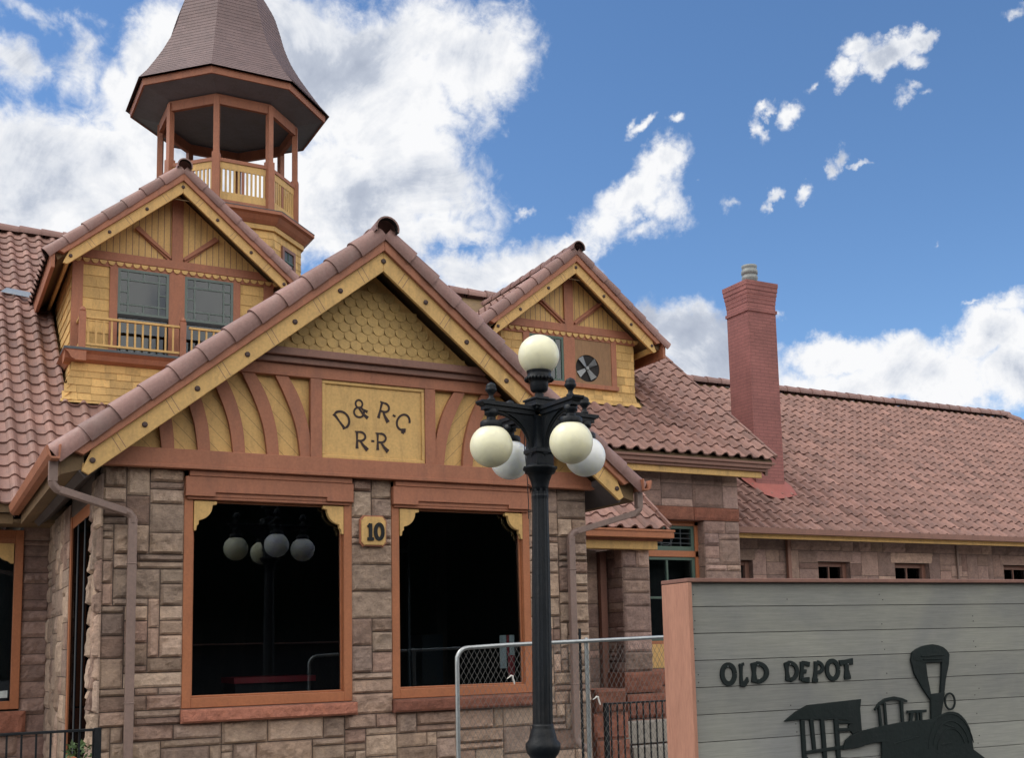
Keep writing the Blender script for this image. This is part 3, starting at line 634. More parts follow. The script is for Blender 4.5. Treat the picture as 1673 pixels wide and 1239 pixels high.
f = MB(); x0, x1 = 9.82, 11.07; fy0, fy1 = 14.76, 14.83
f.box(x0, x0+.07, fy0, fy1, 0, 1.955); f.box(x1-.075, x1, fy0, fy1, 0, 1.955); f.box(x0, x1, fy0, fy1, 1.88, 1.955); f.box(x0, x1, fy0, fy1, 1.375, 1.475); f.box(x0+.07, x1-.075, fy0+.005, fy1, 0, .05)
wo = f.build('window_frame', 'orange', depot, .005); tag(wo, 'tall window frame with leaded transom between porch and sign')
f = MB()
for (z0, z1) in ((1.475, 1.88), (.05, 1.375)):
    xa, xb, s = x0+.07, x1-.075, .06; f.box(xa, xa+s, fy0+.02, fy1, z0, z1); f.box(xb-s, xb, fy0+.02, fy1, z0, z1); f.box(xa+s, xb-s, fy0+.02, fy1, z0, z0+s*1.2); f.box(xa+s, xb-s, fy0+.02, fy1, z1-s*.8, z1)
f.box(10.43, 10.465, fy0+.02, fy1, .12, 1.32); f.box(x0+.13, x1-.13, fy0+.02, fy1, .71, .745); f.build('sash', 'green', wo, .004)
b = MB(); b.box(x0+.1, x1-.1, fy1-.02, fy1-.012, .08, 1.34); b.box(x0+.1, x1-.1, fy1-.02, fy1-.012, 1.5, 1.86); b.build('pane', 'glass', wo)
b = MB()
for k in range(5): b.bar((x0+.16+k*.19, fy1-.03, 1.53), (x0+.16+k*.19, fy1-.03, 1.83), .008, .008)
for k in range(3): b.bar((x0+.12, fy1-.03, 1.6+k*.08), (x1-.12, fy1-.03, 1.6+k*.08), .008, .008)
b.tube([(10.45+.13*math.cos(R(a)), fy1-.035, 1.68+.12*math.sin(R(a))) for a in range(0, 361, 20)], .005, 5); b.build('lead_cames', 'slate', wo)
b = MB(); b.box(x0, x1, 14.74, 14.80, -.37, 0); b.build('yellow_panel', 'yellow', wo)
b = MB(); b.box(6.8, 11.6, 15.2, 15.25, -1.6, 2.6); b.build('room_lining', 'interior', depot)

# wing to the right
WX0, WX1, WY, WZ = 11.9, 25.2, 15.03, 1.885
def clipW(u, t):
    x = WX0+u; y = WY+t/math.sqrt(1.64); z = WZ+PH*(y-WY)
    if x < MX1-.15 and z < MZ+PH*(y-MY)-.02 and x < 11.78: return False
    if 13.46 < x < 14.2 and y > 16.2 and y < 16.85: return False
    return x < WX1-(0 if y < WY+2 else 0)
rw, zrw = slope_roof('wing_roof', WX0, WX1, WY, WZ, 19.87, clipW, 31); tag(rw, 'long low wing roof to the right of the chimney')
b = MB(); caps(b, (29.5, 16.2, 2.9), (25.1, 19.87, zrw+.02), .12, .38, 9); b.build('hip_tiles', ['raketile', 'dark'], rw)
b = MB(); tiles(b, (25.2, WY, WZ), X, (0, 1, PH), 4.9, 20, lambda u, t: (t/math.sqrt(1.64)) < 4.84-u*.95, seed=77); b.build('hip_roof_tiles', ['tile', 'dark'], rw)
b = MB(); b.box(WX0-.1, 30, WY+.01, WY+.05, 1.90-.03, 1.96-.03); b.box(WX0-.1, 30, WY-.06, WY+.05, 1.83, 1.87); b.box(WX0-.1, 30, WY-.07, WY-.055, 1.83, 1.93); b.build('gutter', 'brown', rw, .004)
b = MB(); b.box(WX0-.1, 30, WY+.055, WY+.10, 1.755, 1.835); b.build('yellow_eave_board', 'yellow', rw, .004)
b = MB(); b.box(WX0-.1, 30, WY+.10, 15.65, 1.80, 1.83); b.build('soffit_board', 'darksoffit', rw)
ww = MB(); ops = [(12.1, 12.85), (14.36, 15.14), (16.28, 17.20), (19.32, 20.25), (22.0, 22.9)]
def wwall(x0, x1, z0, z1, seed, **k): ashlar(ww, (x0, 15.6, z0), X, Z, F_, x1-x0, z1-z0, seed, q=.07, relief=.03, ux=.15, uz=.11, **k)
wwall(11.78, 30, 1.62, 1.84, 91); xs = 11.78
for k, (a, c_) in enumerate(ops+[(30, 30)]):
    wwall(xs, a-.001, -.4, 1.62, 92+k)
    if a < 30: wwall(a, c_, -.4, .3, 102+k)
    xs = c_
ww.box(11.8, 30, 15.66, 15.8, -1.7, -.4, 1)
wwo = ww.build('stone_wall', ['stone2', 'mortar'], depot)
for k, (a, c_) in enumerate(ops): b = MB(); ashlar(b, (a-.1, 15.59, 1.42), X, Z, F_, c_-a+.2, .20, 110+k, ux=1.2, uz=.2, q=.06, relief=.015, maxh=1); b.build('lintel_stone', ['stone2' if k < 99 else 'redstone', 'mortar'], wwo)
for k, (a, c_) in enumerate(ops):
    f = MB(); f.box(a+.0, a+.06, 15.72, 15.78, .3, 1.42); f.box(c_-.09, c_, 15.70, 15.78, .3, 1.42); f.box(a, c_, 15.72, 15.78, 1.34, 1.42); f.box(a, c_, 15.72, 15.78, .3, .38); f.box((a+c_)/2-.012, (a+c_)/2+.012, 15.74, 15.78, .38, 1.34)
    o = f.build('window_frame', 'brown', depot, .004); b = MB(); b.box(a+.06, c_-.09, 15.76, 15.765, .38, 1.34); b.build('pane', 'glass', o)
    f = MB(); f.box(c_-.001, c_+.12, 15.62, 15.78, .3, 1.42); f.build('reveal', 'stone2', o)
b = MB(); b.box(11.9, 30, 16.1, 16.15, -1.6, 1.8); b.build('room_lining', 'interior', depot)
b = MB(); b.bar((13.62, 15.53, 1.80), (13.62, 15.53, -1.4), .07, .06, (0, 1, 0)); b.build('downspout', 'brown', depot); b = MB(); b.tube([(17.95, 15.55, 1.8), (17.95, 15.55, -1)], .022, 8); b.build('conduit', 'downspout', depot)

# ---- porch lean-to between front block and middle block
pm = MB()
ashlar(pm, (8.64, 13.3, -.37), X, Z, F_, .44, 1.72, 71, ux=.11, uz=.09, q=.03); ashlar(pm, (8.64, 14.0, -.37), -Y, Z, -X, .7, 1.72, 72, q=.05, relief=.02); ashlar(pm, (9.08, 13.3, -.37), Y, Z, X, 1.3, 1.72, 73, q=.06)
ashlar(pm, (6.69, 13.75, -1.7), X, Z, F_, 1.80, 3.05, 74, ux=.14, uz=.11, q=.045, relief=.03)
po = pm.build('porch_wall', ['stone2', 'mortar'], depot)
b = MB()
for k, (y, z0, z1) in enumerate(((13.22, -.66, -.37), (13.16, -1.0, -.67), (13.10, -1.7, -1.01))): ashlar(b, (8.56, y, z0), X, Z, F_, .62, z1-z0, 120+k, ux=.6, uz=z1-z0, q=.04, relief=.035, maxh=1); b.box(8.56, 9.18, y+.002, 13.9, z0, z1-.004, 0, .4)
b.build('red_stone_base', ['redstone', 'mortar'], po)
b = MB(); tiles(b, (6.7, 13.08, 1.60), X, (0, 1, PH), 2.62, 6, None, seed=41, ns=10); pr = b.build('porch_roof', ['tile', 'dark'], depot); tag(pr, 'small lean-to tile roof over the porch')
b = MB(); b.prism([(13.14, 1.58), (14.6, 2.75), (14.6, 2.66), (13.14, 1.50)], (6.7, 0, 0), Y, Z, X, 2.60); b.build('roof_deck', 'soffit', pr)
b = MB(); [b.bar((9.33, 13.08+.31*k, 1.655+.248*k), (9.33, 13.08+.31*k+.33, 1.655+.248*k+.25), .035, .045, tone=rnd.random()) for k in range(5)]; b.build('verge_tiles', 'tile', pr)
b = MB(); b.box(6.75, 9.33, 13.0, 13.12, 1.475, 1.575); b.box(6.75, 9.34, 12.985, 13.0, 1.56, 1.59); b.build('gutter', 'orange', pr, .004)
b = MB(); b.box(6.75, 9.22, 13.13, 13.17, 1.44, 1.48); b.build('eave_fascia', 'terra', pr)
b = MB(); b.box(6.75, 9.15, 13.16, 13.30, 1.325, 1.44); b.build('yellow_eave_board', 'yellow', pr, .004)
b = MB(); b.box(8.50, 8.60, 13.66, 13.74, -1.2, 1.32); b.build('downspout', 'brown', depot)

# ---- dormers
def dormer(name, label, xc, yw, yb, zl, mslope, half, hw, ybg, zb, zsk, wins, tile_clip, seed, zbeam):
    """xc centre, yw wall plane, yb barge plane, zl apex under board, half run, hw wall half width"""
    b = MB(); top = zl+.12
    poly = rect_poly_clip_gable([(xc-hw, zb), (xc+hw, zb), (xc+hw, top+1), (xc-hw, top+1)], xc, top, mslope)
    b.pxz(poly, yw, yw+.1)
    for s in (-1, 1): b.box(min(xc+s*hw, xc+s*(hw-.08)), max(xc+s*hw, xc+s*(hw-.08)), yw+.1, yw+3.2, zb-.6, zl-mslope*hw+.1)
    x = xc-hw+.1
    while x < xc+hw:
        zt_ = zl+.10-mslope*abs(x-xc)
        if abs(x-xc) > .1 and zt_ > zbeam+.18: b.face([(x-.005, yw-.001, zbeam+.13), (x+.005, yw-.001, zbeam+.13), (x+.005, yw-.001, zt_), (x-.005, yw-.001, zt_)], 1)
        x += .092
    w = b.build(name, ['yellow', 'brown'], depot); tag(w, label)
    g = MB(); g.box(xc-.11, xc+.11, yb+.05, yb+.06, zl-.1, zl-.09)  # anchor for the roof pieces
    rf = g.build('dormer_roof', 'soffit', depot)
    gable_roof(rf, xc, zl, mslope, half, yb, ybg, yel=.19, step=.33, rr=.11, seed=seed, tile_clip=tile_clip, bolt_dx=.52, ybl=yw+2.6)
    # beam, battens, braces
    lo = zbeam; Zt = lambda x: zl+.10-mslope*abs(x-xc)
    b = MB(); b.pxz(rect_poly_clip_gable([(xc-hw-.1, lo), (xc+hw+.1, lo), (xc+hw+.1, lo+.13), (xc-hw-.1, lo+.13)], xc, zl+.09, mslope), yw-.045, yw-.002)
    b.build('beam', 'terra', w, .004)
    b = MB(); b.box(xc-.085, xc+.085, yw-.04, yw-.002, lo+.13, zl+.02)
    for s in (-1, 1): b.bar((xc+s*.10, yw-.018, lo+.16), (xc+s*.62, yw-.018, lo+.56), .028, .085, (0, 1, 0))
    for s in (-1, 1): 
        b.bar((xc+s*.10, yw-.018, lo+.15), (xc+s*.60, yw-.018, min(lo+.58, Zt(xc+.6))), .085, .03, (0, 1, 0))
    b.build('brace', 'terra', w, .004)
    # scallop frieze
    b = MB(); n = int(2*(hw+.05)/.118)
    for k in range(n):
        cx = xc-hw+.01+(k+.5)*.118; b.pxz([(cx+.05*math.cos(t), lo-.012-.062*math.sin(t)) for t in [math.pi*q/10 for q in range(11)]], yw-.052, yw-.03)
    b.build('scallop_frieze', 'yellow', w); b = MB(); b.box(xc-hw-.02, xc+hw+.02, yw-.030, yw-.002, lo-.095, lo); b.build('frieze_board', 'terra', w)
    # shingled areas
    return w
# balcony dormer (left)
DXC, DW = 3.33, 17.40
def clipDL(x, y, z): return z > 1.87+PH*(y-14.9)-.02
wl = dormer('dormer', 'left dormer with two leaded windows behind a balcony', DXC, DW, 17.0, 6.99, .845, 1.60, 1.49, 22.0, 4.40, 3.6, None, clipDL, 51, 5.90)
for (x0, x1) in ((1.99, 2.36), (4.30, 4.72)): b = MB(); shakes(b, ((x0, DW-.005, 4.42), (x1, DW-.005, 4.42), (x0, DW-.005, 5.82)), 8, .22, int(x0*7), .012); b.build('shingles', 'yellow_shake', wl)
b = MB(); shakes(b, ((DXC-1.495, DW+2.6, 4.1), (DXC-1.495, DW, 4.1), (DXC-1.495, DW+2.6, 5.75)), 10, .22, 5, .014, zfun=Vector((-1, 0, 0))); b.build('side_shingles', 'yellow_shake', wl)
for x0, x1 in ((1.835, 1.99), (2.36, 2.475), (3.215, 3.45), (4.19, 4.30), (4.67, 4.825)): b = MB(); b.box(x0, x1, DW-.035, DW, 4.40, 5.81); b.build('corner_board', 'terra', wl, .004)
for x0, x1 in ((2.475, 3.215), (3.45, 4.19)):
    f = MB(); s = .04
    f.box(x0, x0+s, DW-.03, DW+.0, 5.10, 5.805); f.box(x1-s, x1, DW-.03, DW, 5.10, 5.805); f.box(x0+s, x1-s, DW-.03, DW, 5.765, 5.805); f.box(x0+s, x1-s, DW-.03, DW, 5.10, 5.14)
    for q in (.20, .80):
        xx = x0+(x1-x0)*q; f.box(xx-.011, xx+.011, DW-.026, DW-.004, 5.14, 5.765)
    for q in (5.26, 5.64): f.box(x0+s, x1-s, DW-.025, DW-.005, q-.011, q+.011)
    f.box(x0+s, x0+(x1-x0)*.2, DW-.025, DW-.005, 5.44, 5.46); f.box(x0+(x1-x0)*.8, x1-s, DW-.025, DW-.005, 5.44, 5.46); f.box((x0+x1)/2-.01, (x0+x1)/2+.01, DW-.025, DW-.005, 5.65, 5.765); f.box((x0+x1)/2-.01, (x0+x1)/2+.01, DW-.025, DW-.005, 5.14, 5.25)
    f.build('window_sash', 'greysash', wl)
    g = MB(); g.box(x0+.02, x1-.02, DW-.013, DW-.008, 4.44, 5.79); g.build('window_pane', 'glass2', wl)
    g = MB(); g.box(x0, x1, DW-.007, DW-.003, 4.42, 5.80); g.box(x0, x1, DW-.03, DW-.004, 5.05, 5.10); g.build('window_dark', 'interior', wl)
# balcony below it
b = MB(); b.box(DXC-1.62, DXC+1.62, 16.95, 17.45, 4.385, 4.425); bal = b.build('balcony', 'slate', depot, .005)
b = MB(); by = 17.03
for x0, x1 in ((DXC-1.33, DXC+.02), (DXC+.12, DXC+1.40)):
    b.box(x0, x1, by-.025, by+.025, 4.875, 4.91); b.box(x0, x1, by-.02, by+.02, 4.475, 4.51)
b.box(DXC-1.42, DXC-1.38, by, DW, 4.875, 4.91); b.box(DXC-1.42, DXC-1.38, by, DW, 4.475, 4.51)
b.build('hand_rail', 'yellow', bal, .004)
b = MB(); b.box(DXC-1.33+.02, DXC-1.33+.045, by-.012, by+.012, 4.505, 4.88); b0 = b.build('baluster', 'yellow', bal); 
for k in range(1, 12): kid(b0, bal, (k*.108, 0, 0))
for k in range(12): kid(b0, bal, (1.46+k*.108, 0, 0))
b = MB(); b.box(DXC-1.42, DXC-1.33, by-.045, by+.045, 4.425, 4.97); b.lathe([(.03, 0), (.045, .02), (.04, .05), (.012, .08)], (DXC-1.375, by, 4.97), 12); n0 = b.build('newel', 'terra', bal, .004); kid(n0, bal, (1.405, 0, 0)); kid(n0, bal, (2.75, 0, 0))
b = MB(); b.prism([(16.95, 4.385), (17.0, 4.34), (17.03, 4.27), (17.10, 4.235), (17.3, 4.235), (17.3, 4.385)], (DXC-1.60, 0, 0), Y, Z, X, 3.2)
b.prism([(0, 4.385), (.06, 4.34), (.10, 4.27), (.16, 4.235), (.3, 4.235), (.3, 4.385)], (DXC-1.62, 16.96, 0), X, Z, Y, 1.3); b.build('cornice', 'terra', bal)
b = MB()   # flared shingle base
ys = [(17.12, 4.235), (17.13, 4.12), (17.125, 4.02), (17.10, 3.90), (17.07, 3.78), (17.03, 3.665), (17.0, 3.62)]
for i in range(len(ys)-1):
    (ya, za), (yb_, zb_) = ys[i], ys[i+1]; ex = (.02, .0, .02, .05, .09, .12, .14)[i+1]
    shakes(b, ((DXC-1.50-ex, yb_, zb_), (DXC+1.50+ex, yb_, zb_), (DXC-1.50-ex, ya, za)), 1, .24, 60+i, .013, zfun=Vector((0, -1, -.2)).normalized())
    shakes(b, ((DXC-1.50-ex, 18.6, zb_), (DXC-1.50-ex, yb_, zb_), (DXC-1.50, 18.6, za)), 1, .24, 80+i, .013, zfun=Vector((-1, 0, 0)))
b.box(DXC-1.5, DXC+1.5, 17.135, 17.5, 3.4, 4.3); b.build('flared_base', 'yellow_shake', bal)
# fan dormer (right)
EXC, EW = 9.20, 15.55
def clipDR(x, y, z): return z > MZ+PH*(y-MY)-.02
wr = dormer('dormer', 'right dormer with one window and a fan in plywood', EXC, EW, 15.25, 6.02, .80, 1.47, 1.26, 18.9, 3.95, 3.85, None, clipDR, 61, 5.10)
b = MB()
for (x0, x1, z0, z1) in ((7.95, 8.36, 4.18, 5.01), (10.09, 10.455, 4.18, 5.01), (7.95, 10.455, 3.98, 4.19)): shakes(b, ((x0, EW-.005, z0), (x1, EW-.005, z0), (x0, EW-.005, z1)), round((z1-z0)/.145) or 1, .18, int(x0*7+z0), .012)
ys = [(EW-.01, 4.10), (EW-.03, 4.02), (EW-.09, 3.95), (EW-.21, 3.905)]
for i in range(len(ys)-1):
    (ya, za), (yb_, zb_) = ys[i], ys[i+1]; ex = (0, .015, .06, .12)[i+1]
    shakes(b, ((7.94-ex, yb_, zb_), (10.46+ex, yb_, zb_), (7.94-ex, ya, za)), 1, .18, 160+i, .012, zfun=Vector((0, -1, -.3)).normalized())
shakes(b, ((10.462, EW, 3.9), (10.462, EW+1.6, 3.9), (10.462, EW, 5.0)), 7, .2, 8, .012, zfun=Vector((1, 0, 0)))
b.box(7.96, 10.45, EW-.004, EW+.4, 3.6, 4.02); b.build('shingles', 'yellow_shake', wr)
b = MB()
for x0, x1 in ((8.34, 8.455), (9.085, 9.30), (10.0, 10.10)): b.box(x0, x1, EW-.035, EW, 4.26, 5.01)
b.box(8.33, 10.12, EW-.06, EW, 4.19, 4.262); b.build('window_surround', 'terra', wr, .004)
f = MB(); x0, x1 = 8.455, 9.085; s = .04; f.box(x0, x0+s, EW-.03, EW, 4.265, 5.005); f.box(x1-s, x1, EW-.03, EW, 4.265, 5.005); f.box(x0+s, x1-s, EW-.03, EW, 4.965, 5.005); f.box(x0+s, x1-s, EW-.03, EW, 4.265, 4.30); f.box(x0+.14, x0+.155, EW-.025, EW-.005, 4.3, 4.965); f.box(x1-.155, x1-.14, EW-.025, EW-.005, 4.3, 4.965); f.build('window_sash', 'green', wr)
g = MB(); g.box(x0+.02, x1-.02, EW-.013, EW-.008, 4.28, 4.99); g.build('window_pane', 'glass2', wr); g = MB(); g.box(x0+.01, x1-.01, EW-.007, EW-.003, 4.27, 5.0); g.build('window_dark', 'interior', wr)
# plywood with the round hole
FC, FR = (9.54, 4.53), .228
b = MB(); n = 40; ring = [(FC[0]+FR*math.cos(2*math.pi*k/n), FC[1]+FR*math.sin(2*math.pi*k/n)) for k in range(n)]
def onrect(a):
    c_, s_ = math.cos(a), math.sin(a); x0, x1, z0, z1 = 9.30-FC[0], 10.0-FC[0], 4.265-FC[1], 5.005-FC[1]; t = 9
    if c_ > 1e-6: t = min(t, x1/c_)
    if c_ < -1e-6: t = min(t, x0/c_)
    if s_ > 1e-6: t = min(t, z1/s_)
    if s_ < -1e-6: t = min(t, z0/s_)
    return (FC[0]+c_*t, FC[1]+s_*t)
cor = [math.atan2(z-FC[1], x-FC[0]) % (2*math.pi) for x in (9.30, 10.0) for z in (4.265, 5.005)]
an = sorted([2*math.pi*k/n for k in range(n)]+cor)
for i in range(len(an)):
    a, c_ = an[i], an[(i+1) % len(an)]
    p = lambda q: (FC[0]+FR*math.cos(q), FC[1]+FR*math.sin(q)); P0, P1, Q0, Q1 = p(a), p(c_), onrect(a), onrect(c_)
    b.face([(P0[0], EW-.02, P0[1]), (P1[0], EW-.02, P1[1]), (Q1[0], EW-.02, Q1[1]), (Q0[0], EW-.02, Q0[1])]); b.face([(P0[0], EW-.02, P0[1]), (P1[0], EW-.02, P1[1]), (P1[0], EW-.004, P1[1]), (P0[0], EW-.004, P0[1])])
b.build('plywood_panel', 'ply', wr)
b = MB(); b.pxz([(FC[0]+(FR+.01)*math.cos(2*math.pi*k/30), FC[1]+(FR+.01)*math.sin(2*math.pi*k/30)) for k in range(30)], EW-.006, EW-.002); fan = b.build('exhaust_fan', 'dark', depot)
b = MB(); b.tube([(FC[0]-.02, EW-.012, FC[1]), (FC[0]-.02, EW-.05, FC[1])], .03, 12); b.build('fan_hub', 'fanmetal', fan)
for k in range(4):
    a = R(38+90*k); ca, sa = math.cos(a), math.sin(a); b = MB()
    pts = [(.03, -.02, 0), (.20, -.065, -.01), (.215, .05, -.028), (.03, .02, -.012)]
    v = [(FC[0]-.02+x*ca-y*sa, EW-.018+d, FC[1]+x*sa+y*ca) for x, y, d in pts]; v += [(p[0], p[1]-.004, p[2]) for p in v]
    b.mesh(v, [(0, 1, 2, 3), (7, 6, 5, 4), (0, 1, 5, 4), (1, 2, 6, 5), (2, 3, 7, 6), (3, 0, 4, 7)]); b.build('fan_blade', 'fanmetal', fan)

# ---- cupola
CX, CY = 5.292, 22.50
K8 = [(-1, -2.414), (1, -2.414), (2.414, -1), (2.414, 1), (1, 2.414), (-1, 2.414), (-2.414, 1), (-2.414, -1)]
def oct_(ap): return [(CX+a*ap/2.414, CY+c_*ap/2.414) for a, c_ in K8]
def octloft(b, prof_, mi=0, tones=None, capit=True):
    vs = []
    for ap, z in prof_: vs += [(x, y, z) for x, y in oct_(ap)]
    for i in range(len(prof_)-1):
        for k in range(8): b.mesh([vs[i*8+k], vs[i*8+(k+1) % 8], vs[(i+1)*8+(k+1) % 8], vs[(i+1)*8+k]], [(0, 1, 2, 3)], mi, rnd.random() if tones else .5)
    if capit: b.face(vs[:8], mi); b.face(vs[-8:], mi)
b = MB(); octloft(b, [(1.36, 6.3), (1.36, 8.27)]); cup = b.build('cupola', 'yellow', depot); tag(cup, 'open eight-sided cupola with a flared shingle roof')
b = MB(); o8 = oct_(1.362)
for k in range(8):
    p, q = o8[k], o8[(k+1) % 8]; nrm = Vector(((p[0]+q[0])/2-CX, (p[1]+q[1])/2-CY, 0)).normalized()
    shakes(b, ((p[0], p[1], 6.5), (q[0], q[1], 6.5), (p[0], p[1], 8.2)), 11, .2, 200+k, .012, zfun=nrm)
b.build('shingles', 'yellow_shake', cup)
b = MB(); octloft(b, [(1.42, 8.20), (1.42, 8.30)]); b.build('frieze_board', 'yellow', cup)
b = MB(); octloft(b, [(1.44, 8.30), (1.50, 8.36), (1.56, 8.44), (1.62, 8.47), (1.62, 8.53)]); b.build('lower_cornice', 'terra', cup)
b = MB(); octloft(b, [(1.625, 8.53), (1.625, 8.545), (1.2, 8.66)]); b.build('cornice_flashing', 'slate', cup)
# little shaft window on the diagonal face
p, q = Vector((*oct_(1.375)[1], 0)), Vector((*oct_(1.375)[2], 0)); d = (q-p).normalized(); nr = Vector((d.y, -d.x, 0)); mid = (p+q)/2-nr*.0
def qbox(b, u0, u1, z0, z1, n0, n1, mi=0): b.prism([(u0, z0), (u1, z0), (u1, z1), (u0, z1)], mid+nr*n0, d, Z, nr, n1-n0, mi)
b = MB(); qbox(b, -.26, -.19, 7.35, 8.02, 0, .04); qbox(b, .19, .26, 7.35, 8.02, 0, .04); qbox(b, -.19, .19, 7.95, 8.02, 0, .04); qbox(b, -.19, .19, 7.35, 7.42, 0, .04); b.build('shaft_window_frame', 'brown', cup)
b = MB(); qbox(b, -.19, .19, 7.42, 7.95, .0, .012); b.build('shaft_window_pane', 'slate', cup); b = MB(); qbox(b, -.19, .19, 7.74, 7.77, .012, .03); qbox(b, -.012, .012, 7.42, 7.95, .012, .028); b.build('shaft_window_bar', 'green', cup)
# posts, rails, panels
po8 = oct_(1.25)
for k in range(8):
    x, y = po8[k]; b = MB(); a = math.atan2(y-CY, x-CX); w = .062
    ca, sa = math.cos(a), math.sin(a)
    def rot(u, v): return (x+u*ca-v*sa, y+u*sa+v*ca)
    for (w_, z0, z1) in ((.075, 8.58, 9.66), (.055, 9.66, 10.82)):
        pts = [rot(-w_, -w_), rot(w_, -w_), rot(w_, w_), rot(-w_, w_)]; b.prism([(p[0], p[1]) for p in pts], (0, 0, z0), X, Y, Z, z1-z0)
    b.build('cupola_post', 'terra', cup, .005)
b = MB(); octloft(b, [(1.29, 10.66), (1.29, 10.86)], capit=False); octloft(b, [(1.21, 10.86), (1.21, 10.66)], capit=False)
for k in range(8):
    for z in (10.66, 10.86):
        A, B_ = oct_(1.29), oct_(1.21); b.face([(*A[k], z), (*A[(k+1) % 8], z), (*B_[(k+1) % 8], z), (*B_[k], z)])
b.build('top_beam', 'terra', cup)
for k in range(8):
    p, q = Vector((*po8[k], 0)), Vector((*po8[(k+1) % 8], 0)); d = (q-p).normalized(); nr = Vector((d.y, -d.x, 0)); L = (q-p).length
    b = MB()
    def bx(u0, u1, z0, z1, t=.02, mi=0): b.prism([(u0, z0), (u1, z0), (u1, z1), (u0, z1)], p-nr*(-t), d, Z, -nr, 2*t, mi)
    bx(.06, L-.06, 9.50, 9.57, .035, 1); bx(.06, L-.06, 8.68, 8.74, .03, 1); bx(.06, L-.06, 9.36, 9.50, .015); bx(.06, L-.06, 8.74, 8.90, .015)
    nb = 11; 
    for i in range(nb):
        u = .06+(L-.12)*(i+.5)/nb; w = .030 if i != nb//2 else .045
        bx(u-w*.62, u+w*.62, 8.90, 9.36, .012, 1 if i == nb//2 else 0)
    b.build('cupola_railing', ['yellow', 'terra'], cup)
b = MB(); octloft(b, [(1.25, 10.90), (1.25, 10.88), (1.79, 11.0), (1.79, 11.03)]); b.build('eave_soffit', 'cupsoffit', cup)
b = MB(); octloft(b, [(1.78, 10.985), (1.815, 10.985), (1.83, 11.12), (1.80, 11.12)], capit=False); b.build('eave_fascia', 'terra', cup)
b = MB(); pf = [(1.90, 11.10), (1.88, 11.20)]; cps = [(1.90, 11.12), (1.73, 11.34), (1.565, 11.60), (1.385, 11.90), (1.205, 12.25), (1.085, 12.58), (1.0, 12.92), (.90, 13.27), (.70, 13.66), (.45, 14.05), (.28, 14.5), (.16, 15.1), (.05, 15.6)]
rows = []
for i in range(len(cps)-1):
    for q in range(4): t = q/4; rows.append((cps[i][0]*(1-t)+cps[i+1][0]*t, cps[i][1]*(1-t)+cps[i+1][1]*t))
rows.append(cps[-1]); n = len(rows); rows = [((rows[i-1][0]+2*rows[i][0]+rows[i+1][0])/4, rows[i][1]) if 0 < i < n-1 else rows[i] for i in range(n)]
for i in range(n-1):
    (r0, z0), (r1, z1) = rows[i], rows[i+1]; sx_ = lambda z: -.055*min(1, max(0, (z-11.15)/1.0)); A = [(q[0]+sx_(z0), q[1]) for q in oct_(r0+.006)]; B_ = [(q[0]+sx_(z1), q[1]) for q in oct_(r1+.001)]
    for k in range(8):
        p, q, s_, t_ = Vector((*A[k], z0)), Vector((*A[(k+1) % 8], z0)), Vector((*B_[(k+1) % 8], z1)), Vector((*B_[k], z1)); m2 = max(1, int((q-p).length/.22))
        for j in range(m2): b.face([p.lerp(q, j/m2), p.lerp(q, (j+1)/m2), t_.lerp(s_, (j+1)/m2), t_.lerp(s_, j/m2)], 0, rnd.gauss(.5, .10))
    C_ = [(q[0]+sx_(z0), q[1]) for q in oct_(r0)]
    for k in range(8): b.face([(*A[k], z0), (*A[(k+1) % 8], z0), (*C_[(k+1) % 8], z0-.004), (*C_[k], z0-.004)], 0, .42)
b.build('bell_roof', 'bell', cup)
b = MB(); octloft(b, [(1.80, 11.125), (.9, 11.14)]); b.build('roof_deck', 'cupsoffit', cup)

# ---- chimney on the wing
b = MB()
def cbox(x0, x1, y0, y1, z0, z1): b.box(x0, x1, y0, y1, z0, z1)
def cloft(pr):
    for (e0, z0), (e1, z1) in zip(pr, pr[1:]):
        a = [(13.50-e0, 16.17-e0, z0), (14.17+e0, 16.17-e0, z0), (14.17+e0, 16.80+e0, z0), (13.50-e0, 16.80+e0, z0)]; c_ = [(13.50-e1, 16.17-e1, z1), (14.17+e1, 16.17-e1, z1), (14.17+e1, 16.80+e1, z1), (13.50-e1, 16.80+e1, z1)]
        b.mesh(a+c_, [(0, 1, 5, 4), (1, 2, 6, 5), (2, 3, 7, 6), (3, 0, 4, 7)])
cloft([(0, 2.4), (0, 6.18), (.022, 6.19), (.022, 6.25), (0, 6.26), (0, 6.36), (.006, 6.365), (.008, 6.44), (.014, 6.445), (.017, 6.52), (.026, 6.525), (.028, 6.60), (.038, 6.605), (.040, 6.69), (.048, 6.695), (.050, 6.78)])
b.face([(13.45, 16.12, 6.78), (14.22, 16.12, 6.78), (14.22, 16.85, 6.78), (13.45, 16.85, 6.78)])
ch = b.build('chimney', 'brick', depot)
b = MB(); b.box(13.66, 14.06, 16.3, 16.68, 6.78, 6.85); b.build('chimney_cap', 'slate', ch, .01)
b = MB(); b.lathe([(.13, 6.85), (.14, 6.9), (.155, 6.93), (.155, 6.98), (.14, 6.99), (.14, 7.02), (.158, 7.03), (.158, 7.10), (.14, 7.11), (.14, 7.14), (.15, 7.16), (.15, 7.20)], (13.85, 16.49, 0), 20); b.build('flue_pot', 'concretecap', ch)
b = MB(); f = lambda y: WZ+PH*(y-WY)+.085
pts = [(13.26, 16.95), (13.30, 16.3), (13.42, 15.93), (13.7, 15.80), (14.0, 15.86), (14.28, 15.95), (14.36, 16.2), (14.30, 16.5)]; inn = [(13.51, 16.9), (13.51, 16.5), (13.51, 16.16), (13.7, 16.16), (14.0, 16.16), (14.16, 16.16), (14.16, 16.4), (14.16, 16.6)]
